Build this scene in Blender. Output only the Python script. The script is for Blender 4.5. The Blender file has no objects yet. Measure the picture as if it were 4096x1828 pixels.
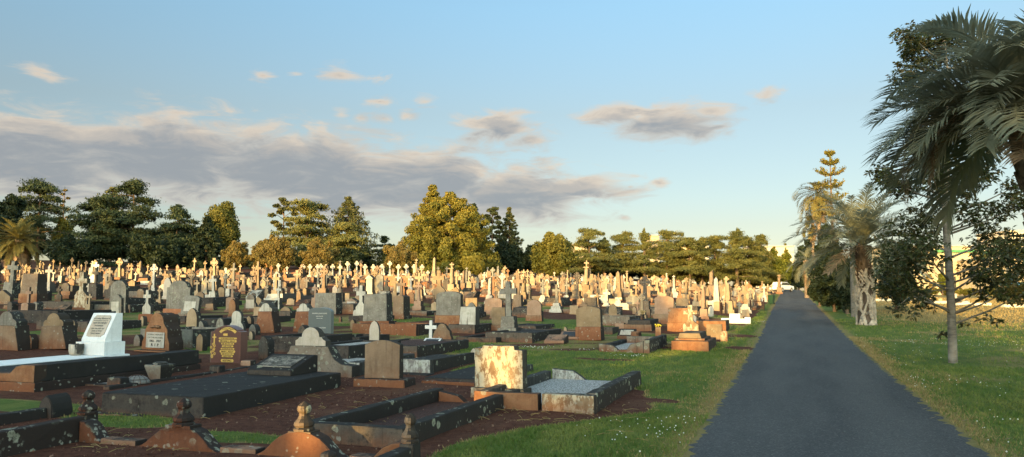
import bpy, bmesh, math, random
import numpy as np
from mathutils import Vector, Matrix, Quaternion, noise as mnoise
random.seed(7); RNG = np.random.default_rng(11)
SC = bpy.context.scene; COL = SC.collection
R = math.radians
# ------------------------------------------------------------------ camera and terrain
F = 3092.; CX = 2048.; CY = 914.; YAW = R(19.7); PITCH = R(4.9); CAMZ = 1.65
KA = np.array([-180, -55, -28, -18, -10, 0, 10, 20, 180.])
KV = np.array([.058, .058, .058, .05, .036, .0195, .012, .010, .010])
def Hv(x, y):
    x = np.asarray(x, float); y = np.asarray(y, float)
    r = np.minimum(np.hypot(x, y), 150.); az = np.degrees(np.arctan2(x, y))
    k = np.interp(az, KA, KV) * np.clip((y + 10) / 25, 0, 1)
    d = r - 22
    return k * (0.5 * (d + np.sqrt(d * d + 100)) - 1.083)
def H(x, y): return float(Hv(x, y))
FW = (-math.sin(YAW) * math.cos(PITCH), math.cos(YAW) * math.cos(PITCH), math.sin(PITCH))
RT = (math.cos(YAW), math.sin(YAW), 0.)
UP = (math.sin(YAW) * math.sin(PITCH), -math.cos(YAW) * math.sin(PITCH), math.cos(PITCH))
def ray(u, v):
    a = (u - CX) / F; b = (CY - v) / F
    return tuple(FW[i] + a * RT[i] + b * UP[i] for i in range(3))
def P(u, v, h=0.):
    """point where the line of sight through photo pixel (u,v) meets the ground raised by h: (x, y, depth)"""
    d = ray(u, v); t = 1.; a = 0.
    while t < 260:
        if CAMZ + d[2] * t - H(d[0] * t, d[1] * t) - h < 0:
            b = t
            for _ in range(24):
                m = (a + b) / 2
                if CAMZ + d[2] * m - H(d[0] * m, d[1] * m) - h < 0: b = m
                else: a = m
            return d[0] * b, d[1] * b, b
        a = t; t += .5 if t < 40 else 1.
    return d[0] * 150, d[1] * 150, 150.
def PD(u, depth):
    d = ray(u, 1180.); return d[0] * depth, d[1] * depth
def ZV(v, depth): return CAMZ + ray(CX, v)[2] * depth     # height seen at row v at that depth
def px(n, depth): return n * depth / F
def project(x, y, z):
    q = (x, y, z - CAMZ); dp = sum(q[i] * FW[i] for i in range(3))
    if dp < .1: return None
    return CX + F * sum(q[i] * RT[i] for i in range(3)) / dp, CY - F * sum(q[i] * UP[i] for i in range(3)) / dp, dp
cam = bpy.data.cameras.new('camera'); camo = bpy.data.objects.new('camera', cam); COL.objects.link(camo)
cam.sensor_width = 36; cam.lens = F / 4096 * 36; cam.clip_start = .1; cam.clip_end = 3000
camo.location = (0, 0, CAMZ); camo.rotation_euler = (math.pi / 2 + PITCH, 0, YAW); SC.camera = camo
# ------------------------------------------------------------------ node helpers
class NT:
    def __init__(s, tree): s.t = tree
    def n(s, typ, ins=None, **at):
        nd = s.t.nodes.new(typ)
        for k, v in at.items(): setattr(nd, k, v)
        for k, v in (ins or {}).items():
            if isinstance(v, bpy.types.NodeSocket): s.t.links.new(v, nd.inputs[k])
            else: nd.inputs[k].default_value = v
        return nd
    def m(s, op, a, b=0., c=None, clamp=False):
        d = {0: a, 1: b}
        if c is not None: d[2] = c
        return s.n('ShaderNodeMath', d, operation=op, use_clamp=clamp).outputs[0]
    def vm(s, op, a, b=(0, 0, 0)):
        nd = s.n('ShaderNodeVectorMath', {0: a, 1: b}, operation=op); return nd.outputs[0]
    def mix(s, f, a, b, bl='MIX'):
        nd = s.n('ShaderNodeMix', data_type='RGBA', blend_type=bl)
        for i, v in ((0, f), (6, a), (7, b)):
            if isinstance(v, bpy.types.NodeSocket): s.t.links.new(v, nd.inputs[i])
            else: nd.inputs[i].default_value = v if i == 0 else (*v[:3], 1)
        return nd.outputs[2]
    def ss(s, v, a, b, lo=0., hi=1.):
        nd = s.n('ShaderNodeMapRange', {0: v, 1: a, 2: b, 3: lo, 4: hi}, interpolation_type='SMOOTHSTEP'); return nd.outputs[0]
    def noise(s, vec, scale, detail=3., rough=.55, dist=0.):
        return s.n('ShaderNodeTexNoise', {'Vector': vec, 'Scale': scale, 'Detail': detail, 'Roughness': rough, 'Distortion': dist}).outputs[0]
def newmat(name):
    m = bpy.data.materials.new(name); m.use_nodes = True; m.node_tree.nodes.clear()
    t = NT(m.node_tree); out = t.n('ShaderNodeOutputMaterial'); return m, t, out
def finish(t, out, col, rough=.85, bump=None, bs=.3, bd=.02, spec=.25, **kw):
    b = t.n('ShaderNodeBsdfPrincipled', {'Base Color': col if isinstance(col, bpy.types.NodeSocket) else (*col, 1), 'Roughness': rough, 'Specular IOR Level': spec})
    for k, v in kw.items(): b.inputs[k].default_value = v
    if bump is not None:
        bn = t.n('ShaderNodeBump', {'Strength': bs, 'Distance': bd, 'Height': bump}); t.t.links.new(bn.outputs[0], b.inputs['Normal'])
    t.t.links.new(b.outputs[0], out.inputs[0]); return b
def stone(name, c1, c2, mold=.5, lichen=.3, soil=.5, soilh=.45, streak=.3, peel=None, speck=.0, rough=.88, moldc=(.016, .015, .014), bs=.5):
    """weathered stone: two tones, black mould (stronger on tops and on faces turned to +X), pale lichen spots, red soil splash"""
    m, t, out = newmat(name)
    g = t.n('ShaderNodeNewGeometry'); pos = g.outputs['Position']; nor = g.outputs['True Normal']
    oz = t.n('ShaderNodeSeparateXYZ', {0: t.n('ShaderNodeTexCoord').outputs['Object']}).outputs[2]
    sn = t.n('ShaderNodeSeparateXYZ', {0: nor})
    n1 = t.noise(pos, 3.1, 5., .6); n2 = t.noise(pos, 19., 4., .65); n3 = t.noise(pos, 75., 2.)
    col = t.mix(t.ss(t.m('ADD', t.m('MULTIPLY', n1, .7), t.m('MULTIPLY', n2, .3)), .36, .62), c1, c2)
    col = t.mix(t.ss(n3, .3, .75, 0., .22), col, (c1[0] * .45, c1[1] * .45, c1[2] * .45))
    if speck: col = t.mix(t.ss(t.noise(pos, 160., 1.), .52, .58, 0., speck), col, tuple(min(1, c * 2.6 + .05) for c in c1))
    if peel:   # old whitewash left in flakes
        st = t.noise(t.vm('MULTIPLY', pos, (9., 9., 4.)), 1., 8., .74)
        col = t.mix(t.ss(st, .46, .53, 0., .95), col, t.mix(n2, peel, tuple(c * .72 for c in peel)))
    if soil:
        f = t.ss(t.m('ADD', oz, t.m('MULTIPLY', t.m('SUBTRACT', n1, .5), soilh * 1.3)), soilh, .02, 0., soil)
        col = t.mix(f, col, t.mix(n2, (.15, .055, .026), (.26, .105, .048)))
    if streak:
        stv = t.noise(t.vm('MULTIPLY', pos, (14., 14., .9)), 1., 4., .6)
        col = t.mix(t.ss(stv, .5, .75, 0., streak), col, (.03, .027, .022))
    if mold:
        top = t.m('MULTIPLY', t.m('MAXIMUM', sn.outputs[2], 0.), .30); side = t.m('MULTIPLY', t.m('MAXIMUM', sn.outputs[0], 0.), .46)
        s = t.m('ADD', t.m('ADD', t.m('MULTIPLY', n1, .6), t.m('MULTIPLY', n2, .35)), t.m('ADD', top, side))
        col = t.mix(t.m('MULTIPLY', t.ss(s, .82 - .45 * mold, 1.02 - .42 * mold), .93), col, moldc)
    if lichen:
        w = t.n('ShaderNodeTexVoronoi', {'Vector': t.vm('ADD', pos, t.vm('MULTIPLY', t.n('ShaderNodeTexNoise', {'Vector': pos, 'Scale': 14.}).outputs[1], (.07, .07, .07))), 'Scale': 17.})
        spot = t.m('MULTIPLY', t.ss(w.outputs['Distance'], .46, .28), t.ss(t.n('ShaderNodeSeparateColor', {0: w.outputs['Color']}).outputs[0], 1 - lichen, 1.02 - lichen))
        spot = t.m('MULTIPLY', spot, t.m('MULTIPLY', t.ss(n2, .36, .5), t.ss(t.noise(pos, 2.3, 2.), .42, .56)))
        col = t.mix(t.m('MULTIPLY', spot, .62), col, t.mix(n3, (.26, .26, .20), (.42, .41, .33)))
        w2 = t.n('ShaderNodeTexVoronoi', {'Vector': t.vm('ADD', pos, t.vm('MULTIPLY', t.n('ShaderNodeTexNoise', {'Vector': pos, 'Scale': 22., 'Detail': 4.}).outputs[1], (.06, .06, .06))), 'Scale': 8.5})
        d2 = w2.outputs['Distance']; big = t.m('MULTIPLY', t.ss(d2, .44, .36), t.ss(t.n('ShaderNodeSeparateColor', {0: w2.outputs['Color']}).outputs[1], 1 - lichen * .8, 1.03 - lichen * .8))
        big = t.m('MULTIPLY', t.m('MULTIPLY', big, t.ss(t.noise(pos, 1.6, 2.), .40, .53)), t.ss(d2, .04, .26, .35, 1.))
        col = t.mix(t.m('MULTIPLY', t.m('MULTIPLY', big, t.ss(n3, .25, .6, .35, 1.)), .75), col, t.mix(n2, (.20, .215, .155), (.40, .40, .30)))
    finish(t, out, col, rough, t.m('ADD', t.m('MULTIPLY', n2, .8), t.m('MULTIPLY', n3, .35)), bs, .012, .2)
    return m
def plain(name, c, rough=.6, var=.15, scale=20., spec=.3, bs=.15, **kw):
    m, t, out = newmat(name); pos = t.n('ShaderNodeNewGeometry').outputs['Position']
    n = t.noise(pos, scale, 4., .6)
    finish(t, out, t.mix(n, tuple(x * (1 - var) for x in c), tuple(min(1, x * (1 + var)) for x in c)), rough, n, bs, .01, spec, **kw); return m
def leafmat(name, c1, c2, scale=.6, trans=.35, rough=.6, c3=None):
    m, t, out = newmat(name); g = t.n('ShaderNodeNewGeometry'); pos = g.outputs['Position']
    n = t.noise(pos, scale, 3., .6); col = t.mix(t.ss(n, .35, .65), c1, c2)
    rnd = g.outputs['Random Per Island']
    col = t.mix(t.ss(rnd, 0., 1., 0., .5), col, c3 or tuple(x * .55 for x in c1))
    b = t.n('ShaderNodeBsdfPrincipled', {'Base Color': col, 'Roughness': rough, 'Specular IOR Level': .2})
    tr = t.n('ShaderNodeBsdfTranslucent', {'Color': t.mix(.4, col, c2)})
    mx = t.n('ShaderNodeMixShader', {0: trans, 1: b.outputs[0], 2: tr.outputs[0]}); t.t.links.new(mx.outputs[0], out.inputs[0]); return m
def barkmat(name, c1, c2, sc=(9, 9, 2.)):
    m, t, out = newmat(name); pos = t.n('ShaderNodeNewGeometry').outputs['Position']
    n = t.noise(t.vm('MULTIPLY', pos, sc), 1., 6., .65); n2 = t.noise(pos, 1.7, 2.)
    finish(t, out, t.mix(t.ss(n2, .55, .7, 0., .5), t.mix(t.ss(n, .3, .7), c1, c2), tuple(x * 1.5 for x in c2)), .9, n, .8, .03, .15); return m
# ------------------------------------------------------------------ mesh helpers
class MB:
    def __init__(s): s.v = []; s.f = []; s.mi = []; s.smooth = False
    def add(s, vs, fs, mi=0):
        o = len(s.v); s.v += [tuple(p) for p in vs]; s.f += [[o + i for i in f] for f in fs]; s.mi += [mi] * len(fs); return s
    def box(s, x0, x1, y0, y1, z0, z1, tx=0., ty=0., mi=0):
        return s.add([(x0, y0, z0), (x1, y0, z0), (x1, y1, z0), (x0, y1, z0), (x0 + tx, y0 + ty, z1), (x1 - tx, y0 + ty, z1), (x1 - tx, y1 - ty, z1), (x0 + tx, y1 - ty, z1)],
                     [(3, 2, 1, 0), (4, 5, 6, 7), (0, 1, 5, 4), (1, 2, 6, 5), (2, 3, 7, 6), (3, 0, 4, 7)], mi)
    def cbox(s, w, d, z0, z1, t=0., cx=0., cy=0., mi=0): return s.box(cx - w / 2, cx + w / 2, cy - d / 2, cy + d / 2, z0, z1, t, t, mi)
    def prism(s, prof, y0, y1, lean=0., mi=0):
        """outline (x,z) counter-clockwise seen from the front, pulled from y0 to y1"""
        n = len(prof)
        return s.add([(x, y0 + z * lean, z) for x, z in prof] + [(x, y1 + z * lean, z) for x, z in prof],
                     [tuple(range(n)), tuple(range(2 * n - 1, n - 1, -1))] + [(i, i + n, (i + 1) % n + n, (i + 1) % n) for i in range(n)], mi)
    def prismx(s, prof, x0, x1, mi=0):
        """outline (y,z), pulled along x"""
        n = len(prof)
        return s.add([(x0, y, z) for y, z in prof] + [(x1, y, z) for y, z in prof],
                     [tuple(range(n - 1, -1, -1)), tuple(range(n, 2 * n))] + [(i, (i + 1) % n, (i + 1) % n + n, i + n) for i in range(n)], mi)
    def lathe(s, prof, n=14, cx=0., cy=0., a0=0., mi=0):
        vs = []; fs = []
        for r, z in prof: vs += [(cx + r * math.cos(a0 + 2 * math.pi * k / n), cy + r * math.sin(a0 + 2 * math.pi * k / n), z) for k in range(n)]
        for j in range(len(prof) - 1): fs += [(j * n + k, j * n + (k + 1) % n, (j + 1) * n + (k + 1) % n, (j + 1) * n + k) for k in range(n)]
        fs += [tuple(range(n - 1, -1, -1)), tuple((len(prof) - 1) * n + k for k in range(n))]
        return s.add(vs, fs, mi)
    def tube(s, pts, rad, n=7, mi=0):
        pts = [Vector(p) for p in pts]; rad = rad if isinstance(rad, (list, tuple)) else [rad] * len(pts)
        vs = []; fs = []
        for i, p in enumerate(pts):
            d = (pts[min(i + 1, len(pts) - 1)] - pts[max(i - 1, 0)]).normalized()
            a = d.cross(Vector((0, 0, 1)) if abs(d.z) < .9 else Vector((1, 0, 0))).normalized(); b = d.cross(a)
            vs += [p + (a * math.cos(2 * math.pi * k / n) + b * math.sin(2 * math.pi * k / n)) * rad[i] for k in range(n)]
        for j in range(len(pts) - 1): fs += [(j * n + (k + 1) % n, j * n + k, (j + 1) * n + k, (j + 1) * n + (k + 1) % n) for k in range(n)]
        fs += [tuple(range(n)), tuple(range(len(pts) * n - 1, (len(pts) - 1) * n - 1, -1))]
        return s.add(vs, fs, mi)
    def build(s, name, mat=None, parent=None, bevel=0., loc=None, smooth=False, wob=0.):
        me = bpy.data.meshes.new(name); me.from_pydata(s.v, [], s.f)
        if bevel:
            bm = bmesh.new(); bm.from_mesh(me); bmesh.ops.remove_doubles(bm, verts=bm.verts, dist=1e-5)
            if wob >= .0019:
                for _ in range(4):
                    le = [e for e in bm.edges if e.calc_length() > .34]
                    if not le or len(bm.verts) > 1500: break
                    bmesh.ops.subdivide_edges(bm, edges=le, cuts=1, use_grid_fill=True)
            ed = [e for e in bm.edges if len(e.link_faces) == 2 and e.calc_face_angle(0) > .5 and e.calc_length() > bevel * 2.5]
            try: bmesh.ops.bevel(bm, geom=ed, offset=bevel, segments=2, affect='EDGES', profile=.6, clamp_overlap=True)
            except Exception: pass
            if wob:
                off = Vector((random.uniform(0, 50), random.uniform(0, 50), 0)); am = min(.012, wob * 3.2)
                for v in bm.verts: v.co += mnoise.noise_vector(v.co * 4.5 + off) * am + mnoise.noise_vector(v.co * 17 + off) * am * .45
            bm.to_mesh(me); bm.free()
        else: me.polygons.foreach_set('material_index', s.mi)
        if smooth: me.polygons.foreach_set('use_smooth', [True] * len(me.polygons))
        o = bpy.data.objects.new(name, me); COL.objects.link(o)
        for mt in (mat if isinstance(mat, (list, tuple)) else [mat] if mat else []): me.materials.append(mt)
        if parent is not None: o.parent = parent
        if loc is not None: o.location = loc
        return o
def npmesh(name, verts, quads, mat, parent=None, smooth=False):
    me = bpy.data.meshes.new(name); verts = np.asarray(verts, np.float32).reshape(-1, 3); quads = np.asarray(quads, np.int32)
    k = quads.shape[1]; nf = len(quads)
    me.vertices.add(len(verts)); me.vertices.foreach_set('co', verts.ravel())
    me.loops.add(nf * k); me.loops.foreach_set('vertex_index', quads.ravel())
    me.polygons.add(nf); me.polygons.foreach_set('loop_start', np.arange(0, nf * k, k, dtype=np.int32)); me.polygons.foreach_set('loop_total', np.full(nf, k, np.int32))
    if smooth: me.polygons.foreach_set('use_smooth', np.ones(nf, bool))
    me.update(calc_edges=True); me.validate()
    o = bpy.data.objects.new(name, me); COL.objects.link(o); me.materials.append(mat)
    if parent is not None: o.parent = parent
    return o
def tag(o, label=None, cat=None, group=None, kind=None):
    if label: o['label'] = label
    if cat: o['category'] = cat
    if group: o['group'] = group
    if kind: o['kind'] = kind
    return o
OCC = []
def empty(name, x, y, label, cat, group=None, rz=0., lean=(0., 0.), z=None, occ=.8):
    o = bpy.data.objects.new(name, None); COL.objects.link(o); o.empty_display_size = .2
    o.location = (x, y, H(x, y) if z is None else z); o.rotation_euler = (lean[0], lean[1], rz)
    if occ: OCC.append((x, y, occ))
    return tag(o, label, cat, group)
def text(body, size, mat, parent, x, y, z, tilt=math.pi / 2, name='inscription', depth=.004, bold=False):
    """lines of lettering [(string, size, z offset)], each line one mesh"""
    for st, sz, dz in body:
        cu = bpy.data.curves.new('t', 'FONT'); cu.body = st; cu.size = sz; cu.align_x = 'CENTER'; cu.extrude = depth; cu.resolution_u = 2
        if bold: cu.offset = sz * .018
        ob = bpy.data.objects.new('t', cu); COL.objects.link(ob); me = bpy.data.meshes.new_from_object(ob); me.name = name
        for v in me.vertices: v.co.y += dz
        bpy.data.objects.remove(ob); bpy.data.curves.remove(cu); me.materials.clear(); me.materials.append(mat)
        o = bpy.data.objects.new(name, me); COL.objects.link(o); o.parent = parent; o.location = (x, y, z); o.rotation_euler = (tilt, 0, 0)
# ------------------------------------------------------------------ materials (base colours)
M = {}
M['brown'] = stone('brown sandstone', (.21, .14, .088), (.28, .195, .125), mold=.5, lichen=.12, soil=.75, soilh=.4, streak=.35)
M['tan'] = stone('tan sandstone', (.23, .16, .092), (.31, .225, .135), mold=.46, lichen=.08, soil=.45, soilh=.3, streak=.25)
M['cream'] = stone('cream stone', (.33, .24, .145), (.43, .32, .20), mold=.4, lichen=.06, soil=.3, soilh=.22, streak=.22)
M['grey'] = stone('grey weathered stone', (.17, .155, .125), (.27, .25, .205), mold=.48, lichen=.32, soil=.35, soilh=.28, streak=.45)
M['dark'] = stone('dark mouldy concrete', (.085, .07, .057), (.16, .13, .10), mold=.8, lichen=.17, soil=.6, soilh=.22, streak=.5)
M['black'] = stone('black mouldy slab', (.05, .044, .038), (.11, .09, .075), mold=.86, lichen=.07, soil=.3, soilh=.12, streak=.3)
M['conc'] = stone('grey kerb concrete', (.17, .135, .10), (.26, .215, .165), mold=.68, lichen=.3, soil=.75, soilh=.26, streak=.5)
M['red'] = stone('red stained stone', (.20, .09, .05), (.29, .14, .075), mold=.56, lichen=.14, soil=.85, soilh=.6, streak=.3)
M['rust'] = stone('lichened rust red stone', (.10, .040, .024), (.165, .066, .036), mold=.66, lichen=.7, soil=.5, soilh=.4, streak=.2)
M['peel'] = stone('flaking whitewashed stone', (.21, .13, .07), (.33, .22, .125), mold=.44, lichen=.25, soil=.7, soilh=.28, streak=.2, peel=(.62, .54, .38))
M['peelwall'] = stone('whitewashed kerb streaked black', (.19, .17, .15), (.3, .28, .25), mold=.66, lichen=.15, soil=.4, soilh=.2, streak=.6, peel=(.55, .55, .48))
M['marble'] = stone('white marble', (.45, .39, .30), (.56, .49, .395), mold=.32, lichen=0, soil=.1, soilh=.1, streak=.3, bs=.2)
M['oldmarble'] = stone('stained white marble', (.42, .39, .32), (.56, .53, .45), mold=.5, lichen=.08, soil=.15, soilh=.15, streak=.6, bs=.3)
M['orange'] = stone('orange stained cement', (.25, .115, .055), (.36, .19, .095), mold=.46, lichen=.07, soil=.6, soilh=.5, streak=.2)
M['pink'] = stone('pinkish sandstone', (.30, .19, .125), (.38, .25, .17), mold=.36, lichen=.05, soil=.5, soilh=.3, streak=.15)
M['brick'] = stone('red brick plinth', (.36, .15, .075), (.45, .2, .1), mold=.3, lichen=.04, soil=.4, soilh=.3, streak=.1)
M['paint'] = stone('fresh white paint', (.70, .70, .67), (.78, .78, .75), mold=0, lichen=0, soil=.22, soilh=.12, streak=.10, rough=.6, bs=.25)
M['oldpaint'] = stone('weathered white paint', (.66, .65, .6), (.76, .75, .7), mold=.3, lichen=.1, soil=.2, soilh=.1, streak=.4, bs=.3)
M['granite'] = plain('grey green granite', (.105, .125, .125), .35, .5, 110., .5, .02)
M['redgranite'] = plain('dark red granite', (.115, .055, .044), .3, .4, 120., .5, .02)
M['gold'] = plain('gold lettering paint', (.62, .42, .10), .4, .1, 40., .5)
M['letter'] = plain('dark lettering', (.03, .026, .022), .7)
M['greyletter'] = plain('grey engraved lettering', (.16, .15, .12), .8)
M['paleletter'] = plain('pale lettering', (.5, .5, .46), .7)
M['plaque'] = plain('dark bronze plaque', (.035, .035, .036), .5)
M['iron'] = plain('rusty wrought iron', (.06, .032, .022), .8, .4, 60.)
M['pebble'] = None
def gravel(name, c1, c2, sc):
    m, t, out = newmat(name); pos = t.n('ShaderNodeNewGeometry').outputs['Position']
    v = t.n('ShaderNodeTexVoronoi', {'Vector': pos, 'Scale': sc})
    sep = t.n('ShaderNodeSeparateColor', {0: v.outputs['Color']})
    col = t.mix(sep.outputs[0], c1, c2); col = t.mix(t.ss(v.outputs['Distance'], .3, .75, 0., .8), col, tuple(x * .25 for x in c1))
    finish(t, out, col, .8, t.m('MULTIPLY', v.outputs['Distance'], -1.), 1., .02, .3); return m
M['pebble'] = gravel('pale pebbles', (.34, .32, .29), (.6, .58, .54), 38.)
M['redgravel'] = gravel('red gravel', (.16, .075, .055), (.34, .18, .14), 40.)
M['soil'] = gravel('red soil clods', (.055, .022, .014), (.10, .042, .026), 46.)
M['lime'] = plain('pale kerb lime', (.62, .55, .42), .8)
# foliage
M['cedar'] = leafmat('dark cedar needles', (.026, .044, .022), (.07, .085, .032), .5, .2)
M['cedarlit'] = leafmat('sunlit cedar needles', (.11, .12, .036), (.19, .18, .052), .5, .28)  # brighter copy of the cedar needles, sunlight put into the colour
M['broad'] = leafmat('broad leaves', (.10, .105, .022), (.18, .16, .034), .45, .3)
M['bunya'] = leafmat('olive conifer needles', (.12, .12, .02), (.21, .18, .034), .4, .25)
M['clip'] = leafmat('clipped bush leaves', (.12, .105, .028), (.19, .15, .04), .8, .25, c3=(.19, .11, .04))
M['pine'] = leafmat('pine needles', (.055, .07, .026), (.13, .125, .042), .6, .25)
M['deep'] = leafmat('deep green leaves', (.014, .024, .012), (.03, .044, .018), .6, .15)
M['gold_bush'] = leafmat('yellow green leaves', (.12, .14, .02), (.19, .19, .028), .5, .35)
M['magnolia'] = leafmat('glossy dark leaves', (.026, .042, .016), (.065, .085, .028), 2., .3, .35, c3=(.10, .055, .026))
M['frond'] = leafmat('grey green palm leaflets', (.15, .16, .105), (.25, .25, .17), 1.5, .38, .45, c3=(.18, .20, .15))
M['frondgold'] = leafmat('golden palm leaflets', (.12, .115, .035), (.19, .17, .05), 1.5, .35, .5, c3=(.16, .11, .04))
M['deadfrond'] = leafmat('dry brown palm leaflets', (.20, .14, .085), (.30, .22, .14), 2., .3, .7, c3=(.16, .10, .06))
M['rachis'] = plain('pale frond stem', (.14, .14, .075), .6)
M['bark'] = barkmat('brown bark', (.06, .042, .03), (.16, .115, .08))
M['greybark'] = barkmat('smooth grey bark', (.10, .09, .075), (.2, .18, .15), (5, 5, 16))
M['palmbark'] = barkmat('palm boot bark', (.09, .065, .045), (.24, .18, .13), (6, 6, 14))
M['fig'] = barkmat('pale strangler fig roots', (.20, .175, .14), (.36, .32, .265), (4, 4, 9))
M['darkbark'] = barkmat('dark trunk hollow', (.035, .028, .022), (.09, .07, .055))
# ------------------------------------------------------------------ ground, road, grass
RX0, RX1 = -1.10, 1.93
def wv(x, y, s=1.):   # cheap smooth wobble in -1..1
    x = np.asarray(x) * s; y = np.asarray(y) * s
    return (np.sin(1.7 * x + 2.3 * y + .5) + np.sin(-2.9 * x + 1.3 * y + 1.7) + np.sin(4.1 * x + 3.7 * y + 4.) * .6 + np.sin(-6.3 * x + 7.1 * y) * .45 + np.sin(11.3 * x - 9.7 * y + 2.) * .3) / 3.35
EY = np.array([-60, 5.5, 7.4, 8.3, 9.2, 10.1, 10.9, 12., 13.2, 14.0, 14.6, 19.5, 20.6, 23., 26., 32., 60., 130., 300.])
EX = np.array([-3.45, -3.45, -3.45, -3.5, -3.15, -2.4, -2.0, -2.05, -2.3, -3.4, -6.6, -6.6, -4.9, -2.2, -2.0, -1.8, -1.75, -1.7, -1.7])
LAWN = []   # grassy patches among the graves: x, y, rx, ry
for u, v, rx, ry in [(480, 1680, .95, .4), (60, 1622, 1.3, .5), (975, 1750, .8, .3), (2280, 1300, 1.6, 1.8), (2250, 1287, 2., 1.2), (1625, 1278, 1.0, 1.2), (860, 1225, 1.6, 1.4), (2455, 1310, 1.2, 1.2), (560, 1250, 1.3, 1.), (1360, 1300, .5, .5), (220, 1330, 1., .6)]:
    a = P(u, v); LAWN.append((a[0], a[1], rx, ry))
def soil(x, y):
    x = np.asarray(x, float); y = np.asarray(y, float)
    w = wv(x, y, .9)
    s = np.clip((np.interp(y, EY, EX) - x + .16 * w) / .22 + .5, 0, 1)
    inner = np.where(y > 15.5, np.clip(.52 + .75 * wv(x, y, .33) + .2 * w, 0, 1), 1.)
    inner = np.where(y > 42, np.clip(.75 + .5 * wv(x, y, .2), 0, 1), inner)
    s = s * inner
    for lx, ly, a, b in LAWN:
        q = np.hypot((x - lx) / a, (y - ly) / b)
        s = s * np.clip((q - .85 + .22 * w) / .3, 0, 1)
    p = P(2290, 1378); q = np.hypot((x - p[0]) / 2.0, (y - p[1]) / .75); s = np.maximum(s, np.clip((1.05 - q + .1 * w) / .2, 0, 1) * .0)
    for u, v, rx, ry in [(2390, 1437, .75, .28), (2960, 1393, .42, .7), (2980, 1345, .4, .8), (2600, 1602, .5, .25)]:
        a = P(u, v); q = np.hypot((x - a[0]) / rx, (y - a[1]) / ry); s = np.maximum(s, np.clip((1.1 - q + .25 * w) / .3, 0, 1))
    return s
def dry(x, y):
    x = np.asarray(x, float); y = np.asarray(y, float); w = wv(x, y, 1.3)
    d = np.exp(-((np.maximum(np.abs(x - (RX0 + RX1) / 2) - (RX1 - RX0) / 2, 0) + .05 * w) / .34) ** 2) * (.85 + .3 * w)
    s = soil(x, y); d = np.maximum(d, np.clip(1 - np.abs(s - .4) / .4, 0, 1) * .9)
    field = np.clip((y - 27 + 6 * wv(x, y, .12) + (x - 8) * .6) / 26, 0, 1) * np.clip((x - 3) / 4, 0, 1) * (.95 + .2 * w)
    d = np.maximum(d, field); d = np.maximum(d, np.clip(wv(x, y, .45) - .35 + .6 * np.clip((x - 2.0) / 3, 0, 1), 0, .72))
    return np.clip(d, 0, 1)
def grid():
    xs = np.concatenate([np.arange(-190, -24, 3.2), np.arange(-24, -9, .3), np.arange(-9, 5, .13), np.arange(5, 40, .9), np.arange(40, 260, 6)])
    ys = np.concatenate([np.arange(-70, 3, 4), np.arange(3, 16, .13), np.arange(16, 30, .3), np.arange(30, 70, .8), np.arange(70, 420, 5)])
    X, Y = np.meshgrid(xs, ys); Z = Hv(X, Y) + .012 * wv(X, Y, 1.1) * (np.abs(X) < 24) * ((X < RX0 - .3) | (X > RX1 + .3))
    nx, ny = len(xs), len(ys); i = np.arange(nx * ny).reshape(ny, nx)
    q = np.stack([i[:-1, :-1], i[:-1, 1:], i[1:, 1:], i[1:, :-1]], -1).reshape(-1, 4)
    return X.ravel(), Y.ravel(), Z.ravel(), q
m, t, out = newmat('ground of grass and red soil')
pos = t.n('ShaderNodeNewGeometry').outputs['Position']
so = t.n('ShaderNodeAttribute', attribute_name='soil').outputs['Fac']; dr = t.n('ShaderNodeAttribute', attribute_name='dry').outputs['Fac']
n1 = t.noise(pos, .7, 4.); n2 = t.noise(pos, 9., 5., .7); n3 = t.noise(pos, 60., 3., .7); n4 = t.noise(t.vm('MULTIPLY', pos, (2.2, .7, 1.)), 1., 5., .65)
gr = t.mix(t.ss(n2, .3, .7), (.062, .098, .020), (.115, .16, .036)); gr = t.mix(t.ss(n4, .42, .66, 0., .6), gr, (.18, .18, .05))
gr = t.mix(t.ss(n3, .35, .7, 0., .5), gr, (.036, .062, .013))
dg = t.mix(n2, (.16, .12, .045), (.29, .215, .09)); df = t.ss(t.m('ADD', dr, t.m('MULTIPLY', t.m('SUBTRACT', n2, .5), .8)), .25, .85, 0., .85)
gr = t.mix(df, gr, dg)
sl = t.mix(t.ss(n2, .3, .7), (.055, .022, .014), (.115, .047, .029)); sl = t.mix(t.ss(n3, .58, .72, 0., .6), sl, (.20, .11, .07)); sl = t.mix(t.ss(n1, .5, .65, 0., .5), sl, (.13, .066, .04))
sf = t.ss(t.m('ADD', so, t.m('MULTIPLY', t.m('SUBTRACT', t.m('ADD', t.m('MULTIPLY', n2, .5), t.m('MULTIPLY', n3, .5)), .5), .9)), .4, .62)
finish(t, out, t.mix(sf, gr, sl), .95, t.m('ADD', t.m('MULTIPLY', n2, .5), n3), .8, .03, .1)
M['ground'] = m
X, Y, Z, q = grid()
g = npmesh('ground', np.stack([X, Y, Z], 1), q, M['ground'], smooth=True); tag(g, kind='structure')
for nm, fn in (('soil', soil), ('dry', dry)):
    a = g.data.attributes.new(nm, 'FLOAT', 'POINT'); a.data.foreach_set('value', fn(X, Y).astype(np.float32))
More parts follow.
